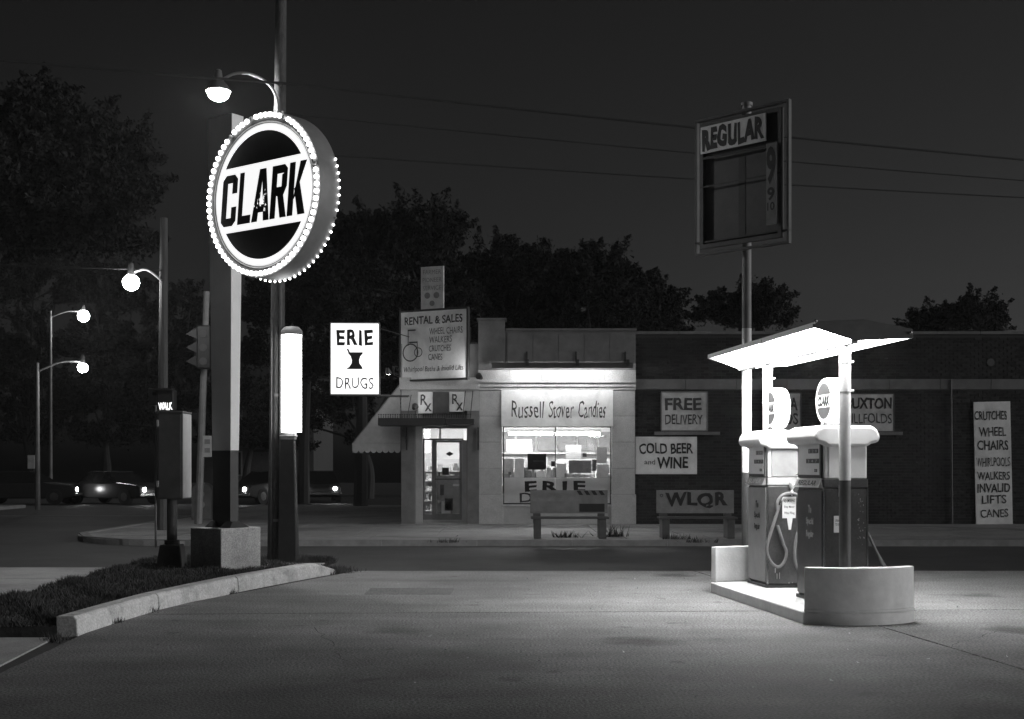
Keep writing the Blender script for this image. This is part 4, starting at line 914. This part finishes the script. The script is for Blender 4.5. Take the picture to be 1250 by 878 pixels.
# ================================================================== STREET FURNITURE (left)
# wooden utility pole with conduit and street lamp
up = thing('utility_pole', 'tall wooden utility pole with conduit behind the round sign', 'utility pole', (GX(336, 17.75), 17.75, 0))
MB().tube([(0,0,-.1),(.04,0,4),(.09,0,8.8),(.10,0,11)], [.118,.10,.075,.065], 12).build('pole', M['wood'], up, smooth=True)
MB().tube([(.09,-.11,.0),(.10,-.10,4),(.13,-.09,6.6)], .022, 6).tube([(-.04,-.115,.0),(-.03,-.115,3.6)], .012, 6).build('conduit', M['dgrey'], up)
for z in (.7, 2.5, 4.6): MB().cyl((.02+z*.009, 0, z), (.02+z*.009, 0, z+.04), .12-.004*z, n=12).build('band', M['grey'], up)
box('crossarm', M['wooddark'], up, -1.2, 1.4, -.1, .0, 9.6, 9.72)
for z in (6.98, 6.55, 6.0): MB().cyl((.08,-.14,z), (.08,-.06,z), .03, n=8).build('insulator', M['grey'], up)
def lamp_head(t, c, r, mname='lamp', up_=.2):
    MB().lathe([(.02,.32),(.05,.30),(.07,.16),(r*.75,.10),(r*1.02,.02),(r*1.05,.0),(r*.95,.0)], c, 'z', 20).build('lamp_housing', M['dgrey'], t, smooth=True)
    MB().sphere(c, r*.93, 18, 8, .85, .5, 1.).build('refractor', M[mname], t, smooth=True)
lp = thing('street_lamp', 'glowing street lamp on a curved bracket arm above the round sign', 'street lamp', (GX(339, 17.6), 17.6, 0), 0, 'street lamps')
X0 = GX(339, 17.6); def_ = lambda px, py: (GX(px, 17.6)-X0, 0, GZ(py, 17.6))
MB().tube(spline([def_(339,190), def_(339,135), def_(337,118), def_(329,104), def_(315,94), def_(300,89.5), def_(285,90.5), def_(272,97)]), .022, 8).build('arm', M['grey'], lp, smooth=True)
hc = def_(266.5, 112); lamp_head(lp, hc, .17)
MB().box(-.05, .05, 0, .15, 5.75, 5.95).build('clamp', M['grey'], lp)
# fluorescent light post
fl = thing('light_post', 'dark tapering post topped by a tall glowing fluorescent lantern beside the plinth', 'light post', (GX(352, 17.65), 17.65, .08)); fl.scale = (.95, .95, .965)
taper(-.15,.15,-.12,.12,0,1.86,-.10,.10,-.08,.08).build('post', M['black'], fl, bevel=.015)
MB().box(-.11,.11,-.09,.09,1.861,1.97).box(-.12,.12,-.10,.10,1.90,1.93).build('collar', M['grey'], fl, bevel=.01)
MB().prism([(.05+.15*math.cos(a), .13*math.sin(a)) for a in [2*math.pi*k/20 for k in range(20)]], 1.975, 3.42, 'z').build('lantern', M['post'], fl, smooth=True)
MB().box(.185,.197,-.07,-.05,1.975,3.42).build('strip', M['dgrey'], fl)
MB().lathe([(.165,0),(.165,.05),(.15,.08),(.10,.12),(.001,.135)], (.05,0,3.421), 'z', 20).build('cap', M['grey'], fl, smooth=True)
pad = tag(MB().box(-.55,.5,-.35,.3,-.05,.03).build('concrete_pad', M['concrete'], bevel=.01), 'flat concrete pad in the grass at the foot of the glowing light post', 'pad'); pad.location = (GX(352, 17.4), 17.25, .09)
# signal controller cabinet
cb = thing('signal_cabinet', 'grey signal controller cabinet on a short pedestal at the back of the verge', 'cabinet', (GX(210, 16.95), 16.95, .09)); cb.scale = (.933, .933, .975)
taper(-.2,.2,-.17,.17,0,.34,-.15,.15,-.13,.13).build('base', M['dgrey'], cb, bevel=.02)
MB().cyl((0,0,.34), (0,0,1.0), .075, n=14).cyl((0,0,.341), (0,0,.40), .11, n=14).build('pedestal', M['dgrey'], cb, smooth=True)
cx0 = GX(193, 18.0)-GX(210, 18.15); cab = box('casing', M['dgrey'], cb, cx0, cx0+.37, -.2, .28, .98, 2.19, .012)
box('door', M['dgrey'], cb, cx0+.02, cx0+.35, -.215, -.201, 1.0, 2.17, .006)
for z in (1.15, 2.0): box('hinge', M['lgrey'], cb, cx0+.0, cx0+.03, -.23, -.2015, z, z+.09)
box('roof_cap', M['dgrey'], cb, cx0-.01, cx0+.38, -.22, .29, 2.191, 2.215, .004)
box('side_panel', M['lgrey'], cb, cx0+.371, cx0+.378, -.19, .27, 1.0, 2.18)
MB().cyl((cx0-.05,-.1,.3),(cx0-.05,-.1,2.3),.018,n=6).build('conduit', M['grey'], cb)
# second wooden pole with walk signal and lamp
wpz = thing('wooden_pole', 'thin wooden pole behind the cabinet reaching up to a street lamp', 'utility pole', (GX(198, 28.5), 28.5, .0))
MB().tube([(0,0,-.1),(.04,0,7.25)], [.13,.085], 10).build('pole', M['wooddark'], wpz, smooth=True)
MB().cyl((-.15,0,0),(-.12,0,3.3),.03,n=6).build('conduit', M['grey'], wpz)
wk = thing('walk_signal', 'pedestrian signal box lit with the word WALK on the thin wooden pole', 'signal', (GX(201, 28.2), 28.25, GZ(490, 28.2)))
MB().box(-.14,.24,-.2,.1,-.2,.26).build('housing', M['black'], wk, bevel=.02)
MB().prism([(-.17,.28),(.27,.28),(.27,.25),(-.17,.25)], -.45, -.201, 'y').build('visor', M['black'], wk)
text('WALK', 'lettering', M['walkl'], wk, .06, -.12, -.205, .32, .17, .03)
MB().box(-.36,-.16,-.1,.1,-.1,.3).build('second_housing', M['black'], wk, bevel=.02)
def far_lamp(label, px, py, Y, pole_px, top_py, base_z=.0, arm=True, r=.16, m='lampf', wood=False):
    X = GX(pole_px, Y); t = thing('street_lamp', label, 'street lamp', (X, Y, base_z), 0, 'street lamps')
    lx_, lz = GX(px, Y)-X, GZ(py, Y)-base_z; tz = GZ(top_py, Y)-base_z
    if not wood: MB().tube([(0,0,0),(0,0,tz)], [.09,.05], 10).build('pole', M['grey'], t, smooth=True)
    MB().tube(spline([(0,0,tz-.3 if not wood else lz+.05), (lx_*.5,0,(lz+tz)/2+.1 if not wood else lz+.3), (lx_,0,lz+.22)]), .03, 6).build('arm', M['grey'], t, smooth=True)
    MB().lathe([(.02,r+.28),(.06,r+.24),(.09,r*.9),(r*.55,r*.8),(.01,r*.82)], (lx_, 0, lz), 'z', 16).build('lamp_housing', M['dgrey'], t)
    MB().sphere((lx_, 0, lz), r, 18, 10).build('refractor', M[m], t, smooth=True)
    return t
far_lamp('glowing street lamp on an arm near the top of the thin wooden pole', 160, 345, 28.4, 197, 300, wood=True, r=.19)
far_lamp('street lamp lowest of those at the left, on a slim metal pole', 101, 449, 42, 46, 443, r=.17)
far_lamp('farthest street lamp, a bright round glow halfway between the other two at the left', 102, 386, 60, 62, 380, r=.28)
box_ = thing('route_plate', 'small pale plate fixed to the slim metal lamp pole at far left', 'sign', (GX(38, 41.8), 41.8, GZ(564, 41.8))); MB().box(-.12,.12,0,.02,-.23,.23).build('plate', M['signdim'], box_)
# leaning pole with traffic signal
lpz = thing('leaning_pole', 'slender leaning pole carrying a traffic signal, just left of the sign pylon', 'pole', (GX(242, 31.7), 31.7, .0))
MB().tube([(0,0,0),(.22,0,6.0)], [.10,.075], 10).build('pole', M['grey'], lpz, smooth=True)
tl = thing('traffic_signal', 'dark traffic signal head with hooded lenses on the leaning pole', 'traffic signal', (GX(248, 31.4), 31.4, GZ(424, 31.4)))
MB().box(-.14,.2,-.12,.2,-.55,.55).build('housing', M['black'], tl, bevel=.03)
for z in (.33, -.02, -.37):
    MB().prism([(-.13,z+.14),(.0,z+.16),(-.02,z-.12),(-.1,z-.12)] if 0 else [(-.42,z+.0),(-.14,z+.16),(-.14,z-.14),(-.2,z-.1)], -.1, .12, 'y').build('visor', M['black'], tl)
    MB().cyl((.03,-.121,z),(.03,-.135,z),.1,n=14).build('lens', M['dgrey'], tl)
rs_ = thing('pole_placard', 'small pale placard fixed low on the leaning pole', 'sign', (GX(253, 31.3), 31.3, GZ(545, 31.3))); MB().box(-.11,.11,0,.02,-.27,.27).build('plate', M['lgrey'], rs_)
for z in (.12, -.1): MB().box(-.07,.07,-.004,-.001,z-.06,z+.06).build('print', M['grey'], rs_)
mb_ = thing('mailbox', 'round topped grey mailbox with two pale emblems behind the plinth', 'mailbox', (GX(248, 34.5), 34.5, .0))
MB().prism([(-.28,0),(.28,0),(.28,.78)]+[(.28*math.cos(a), .78+.25*math.sin(a)) for a in [math.pi*k/12 for k in range(1,12)]]+[(-.28,.78)], -.2, .25, 'y').build('body', M['grey'], mb_, bevel=.015)
for z, r in ((.72,.085),(.42,.10)): MB().cyl((0,-.206,z),(0,-.2015,z),r,n=16).build('emblem', M['lgrey'], mb_)
for x in (-.2,.2): MB().box(x-.03,x+.03,-.15,-.1,-.05,.0).build('leg', M['black'], mb_)
# ---- wires
def wire(label, pts, r=.012, sag=.0):
    P = []
    for a, b in zip(pts, pts[1:]):
        a, b = Vector(a), Vector(b)
        for k in range(12): t = k/12; p = a.lerp(b, t); p.z -= sag*4*t*(1-t); P.append(p)
    P.append(Vector(pts[-1]))
    c = P[0].copy(); o = MB().tube([p-c for p in P], r, 5).build('overhead_wire', M['wire']); o.location = c; return tag(o, label, 'wire', 'overhead wires')
A = Vector((-3.28, 17.6, 0)); Bd = Vector((12.34, 4.1, 0))
wire('topmost overhead wire, crossing the whole sky from the left edge past the street lamp', [A-Bd*.9+Vector((0,0,7.0)), A+Vector((0,0,6.98)), A+Bd*1.6+Vector((0,0,6.98))], .02, .08)
wire('middle overhead wire running right from the utility pole', [A+Vector((0,0,6.55)), A+Bd*1.6+Vector((0,0,6.68))], .013, .1)
wire('lowest overhead wire running right from behind the round sign', [A+Vector((0,0,6.0)), A+Bd*1.6+Vector((0,0,6.5))], .013, .08)
wire('short overhead wire at the left running to the thin wooden pole', [(GX(198,28.4), 28.4, GZ(330,28.4)), (GX(-60,28.4), 28.4, GZ(322,28.4))], .018, .0)

# ---- night haze over the whole junction
hz = MB().box(-58, 58, -14, 88, -1.2, 17.5).build('haze', None) if 0 else None
hm = bpy.data.materials.new('night_haze'); hm.use_nodes = True; hn = hm.node_tree.nodes; hn.clear()
ho = hn.new('ShaderNodeOutputMaterial'); hv = hn.new('ShaderNodeVolumePrincipled'); hv.inputs['Color'].default_value = (.9, .9, .9, 1); hv.inputs['Density'].default_value = .0005; hv.inputs['Anisotropy'].default_value = .35
hm.node_tree.links.new(hv.outputs[0], ho.inputs['Volume'])
hz = MB().box(-75, 75, -30, 110, -1.8, 18).build('haze', hm); hz['kind'] = 'stuff'; hz['label'] = 'thin night haze glowing round the lamps'
# ================================================================== PARKED / WAITING CARS ON THE CROSS STREET
def car(label, X, Y, rz, paint, lights=True):
    t = thing('car', label, 'car', (X, Y, -.1), rz, 'cars waiting on the cross street')
    prof = [(-2.3,.32),(-2.32,.62),(-2.2,.80),(-1.35,.88),(-.85,1.32),(.35,1.34),(1.0,.92),(2.1,.82),(2.3,.68),(2.32,.36),(1.9,.26),(-1.9,.26)]
    low = [(-2.3,.32),(-2.32,.62),(-2.2,.80),(-1.35,.89),(1.0,.92),(2.1,.82),(2.3,.68),(2.32,.36),(1.9,.26),(-1.9,.26)]
    MB().prism([(p[0], p[1]) for p in low], -.88, .88, 'y').build('body', paint, t, bevel=.06)
    c_ = MB(); b4 = [(-1.35,.89),(-.8,1.34),(.35,1.36),(1.0,.92)]
    vs = [(x, s*(.82 if z < 1 else .66), z) for s in (-1, 1) for x, z in b4]
    c_.add(vs, [(0,1,2,3),(7,6,5,4),(0,4,5,1),(1,5,6,2),(2,6,7,3)]).build('cabin', M['darkglass'], t)
    MB().box(-.85,.4,-.66,.66,1.345,1.39).build('roof', paint, t, bevel=.02)
    for x in (-1.4, 1.45):
        for s in (-1, 1): wl = MB().cyl((x, s*.70, .33), (x, s*.90, .33), .33, n=18).build('wheel', M['tyre'], t); MB().cyl((x, s*.901, .33), (x, s*.91, .33), .18, n=14).build('hubcap', M['chrome'], wl)
    for x in (2.33, -2.33): box('bumper', M['chrome'], t, x-.03, x+.03, -.88, .88, .36, .48, .02)
    for s in (-1, 1):
        MB().cyl((2.29, s*.62, .63), (2.33, s*.62, .63), .085, n=12).build('headlight', M['head'] if lights else M['chrome'], t)
        MB().box(-2.35,-2.31, s*.62-.14, s*.62+.14, .58, .70).build('tail_light', M['tail'], t)
    return t
car('car with glaring headlights seen between the pylon and the wooden pole', GX(328, 53), 53, R(-118), M['carl'])
car('car with glaring headlights seen right of the dark light post', GX(388, 55), 55, R(-78), M['carl'])
car('dark car standing broadside at the far left edge of the cross street', GX(32, 51.5), 51.5, R(2), M['carl'])
car('dark car on the cross street just left of the signal cabinet', GX(140, 52), 52, R(-28), M['carl'])

# ================================================================== HOUSES AND TREES
hs = thing('house', 'dim pale gabled house between the pylon and the glowing light post', 'house', (GX(318, 74), 74, 0))
box('wall', M['dgrey'], hs, -3.5, 3.2, 0, 8, 0, 5.6)
MB().prism([(-3.9,5.6),(3.6,5.6),(-.15,8.8)], -.4, 8.4, 'y').build('roof', M['roof'], hs)
for (x, z) in ((-2.3, 3.4), (.9, 3.4), (-2.3, .9)):
    w0 = box('window', M['grey'], hs, x, x+1.2, -.05, -.001, z, z+1.5); box('pane', M['darkglass'], w0, x+.08, x+1.12, -.06, -.051, z+.08, z+1.42)
box('door', M['dgrey'], hs, 1.0, 1.9, -.05, -.001, 0, 2.1)

def tree(label, X, Y, top, lobes, nt=260, leaf=.16, grp=None, trunk_r=.22, seed=0, density=60, trunkx=0., twig=1.1):
    rr = np.random.RandomState(seed+11)
    t = thing('tree', label, 'tree', (X, Y, 0), 0, grp)
    L = np.array(lobes, float)     # x, y, z, r
    vol = L[:,3]**2; pick = rr.choice(len(L), nt, p=vol/vol.sum())
    d = rr.randn(nt, 3); d /= np.linalg.norm(d, axis=1)[:,None]; d[:,2] = np.abs(d[:,2])*.7 + d[:,2]*.3
    rad = L[pick,3]*(.45+.6*rr.rand(nt)**.6)
    C = L[pick,:3] + d*rad[:,None]
    # twig sprays: leaves strung along outward, slightly rising twigs
    dirs = d + rr.randn(nt,3)*.35 + np.array([0,0,.25]); dirs /= np.linalg.norm(dirs, axis=1)[:,None]
    n = nt*density; idx = np.repeat(np.arange(nt), density); s = rr.rand(n)
    ln = twig*(.5+rr.rand(nt))[idx]
    P = C[idx] + dirs[idx]*(s*ln)[:,None] + rr.randn(n,3)*(.24*(1.12-s)*twig)[:,None]
    a = rr.randn(n,3); a /= np.linalg.norm(a,axis=1)[:,None]; b = np.cross(a, rr.randn(n,3)); b /= np.linalg.norm(b,axis=1)[:,None]
    sz = leaf*(.6+rr.rand(n)*.8)
    T = np.stack([P-a*sz[:,None]*.5-b*sz[:,None]*.28, P-a*sz[:,None]*.5+b*sz[:,None]*.28, P+a*sz[:,None]*.6], 1)
    cw = tri_obj('crown', T, M['leaf'], t)
    ctr = L[:,:3].mean(0); tk = MB(); bz = L[:,2].min()
    tk.tube(spline([(trunkx,0,-.1),(trunkx+.05,0,bz*.5),(trunkx+(ctr[0]-trunkx)*.5,0,bz),(ctr[0],ctr[1],ctr[2])],5), [trunk_r*(1.15-.85*k/15) for k in range(16)], 9)
    tk.build('trunk', M['bark'], t, smooth=True)
    br = MB()
    for q in range(min(nt, 90)):
        c0 = Vector(L[pick[q],:3]); c1 = Vector(C[q]); base = Vector((trunkx+(ctr[0]-trunkx)*.5, 0, bz)) if q % 3 == 0 else c0
        if q % 3 == 0: br.cyl(base, c0, trunk_r*.35, trunk_r*.15, 5, False)
        br.cyl(c0, c1 + Vector(dirs[q])*.5, trunk_r*.13, .012, 4, False)
    br.build('limbs', M['bark'], t)
    return t
def lobes_px(Y, cx, pts, depth=1.2):   # pts: (px, py, radius px)
    return [(GX(px, Y)-GX(cx, Y), rnd.uniform(-depth, depth), GZ(py, Y), r/1500*Y) for px, py, r in pts]
# big tree at the left edge
tree('large dark tree with ragged crown filling the upper left corner', GX(-75, 36), 36, 13,
     lobes_px(36, -75, [(15,215,38),(62,180,32),(100,195,30),(60,235,50),(122,222,30),(150,190,15),(165,172,8),(100,260,44),(0,265,50),(-50,230,50),(158,258,18),(125,290,28),(40,295,48),(-40,300,50),(80,150,16),(50,146,14),(105,156,10),(20,165,14),(-15,180,20),(148,225,16),(150,285,14)]), 900, .14, 'tall background trees', .4, 1, 200, 0, .95)
LOB = [
 ('tree with a tall crown rising just right of the round sign', 440, 46, [(440,300,40),(455,280,26),(415,320,38),(470,320,34),(395,350,40),(450,355,45),(430,400,45),(480,405,35)], 330),
 ('bushy tree behind the upper sign over the shop', 530, 47, [(520,300,36),(540,295,26),(505,330,40),(550,335,34),(530,370,48),(510,410,40),(555,410,40)], 330),
 ('lower spreading tree behind the shop cornice', 620, 50, [(605,345,34),(640,335,32),(590,375,34),(630,375,40),(660,365,30),(600,405,30),(650,405,30)], 300),
 ('rounded tree rising behind the middle of the shop roof', 715, 50, [(720,340,36),(745,350,34),(690,350,30),(715,380,45),(765,370,28),(690,408,30),(750,405,30)], 310),
 ('small dark conifer-like tree right of the rounded tree', 795, 54, [(795,370,20),(800,390,24),(785,395,24),(805,408,20)], 150),
 ('dim tree rising beside the price sign pole', 900, 62, [(900,385,30),(925,380,24),(880,390,24),(935,400,20)], 160),
 ('low dim tree far right over the brick parapet', 1170, 62, [(1150,398,22),(1185,395,26),(1210,402,20),(1130,405,16)], 150),
 ('tree in the dark behind the glowing light post', 370, 52, [(370,350,45),(350,400,50),(400,400,50),(330,440,40),(400,460,50),(440,450,50)], 260),
 ('dark tree low behind the lit box sign', 450, 60, [(440,440,50),(470,480,45),(420,500,40),(380,520,40),(460,540,35)], 230),
 ('dark tree behind the thin wooden pole', 215, 64, [(215,390,36),(230,370,22),(240,430,40),(195,460,50),(230,500,50),(180,520,40)], 260),
 ('dark bushy tree between the street lamps at the left', 130, 66, [(130,430,50),(120,370,42),(165,380,36),(150,340,26),(95,340,30),(150,480,50),(110,500,50),(150,540,36),(90,540,30)], 420),
 ('dark bushy tree at the far left behind the slim lamp pole', 40, 68, [(40,430,60),(50,370,50),(20,340,40),(70,330,30),(-20,380,50),(20,480,60),(60,510,50),(10,540,40),(-40,470,60)], 420),
 ('dark tree in the gap under the awning', 300, 72, [(300,500,40),(320,540,30),(280,540,30),(350,550,26)], 160),
]
for k, (lab, cx, Y, lp_, n_) in enumerate(LOB):
    tree(lab, GX(cx, Y), Y, 0, lobes_px(Y, cx, lp_, 1.5), n_, .15, 'tall background trees', .25, 20+k, 110, 0, .8)
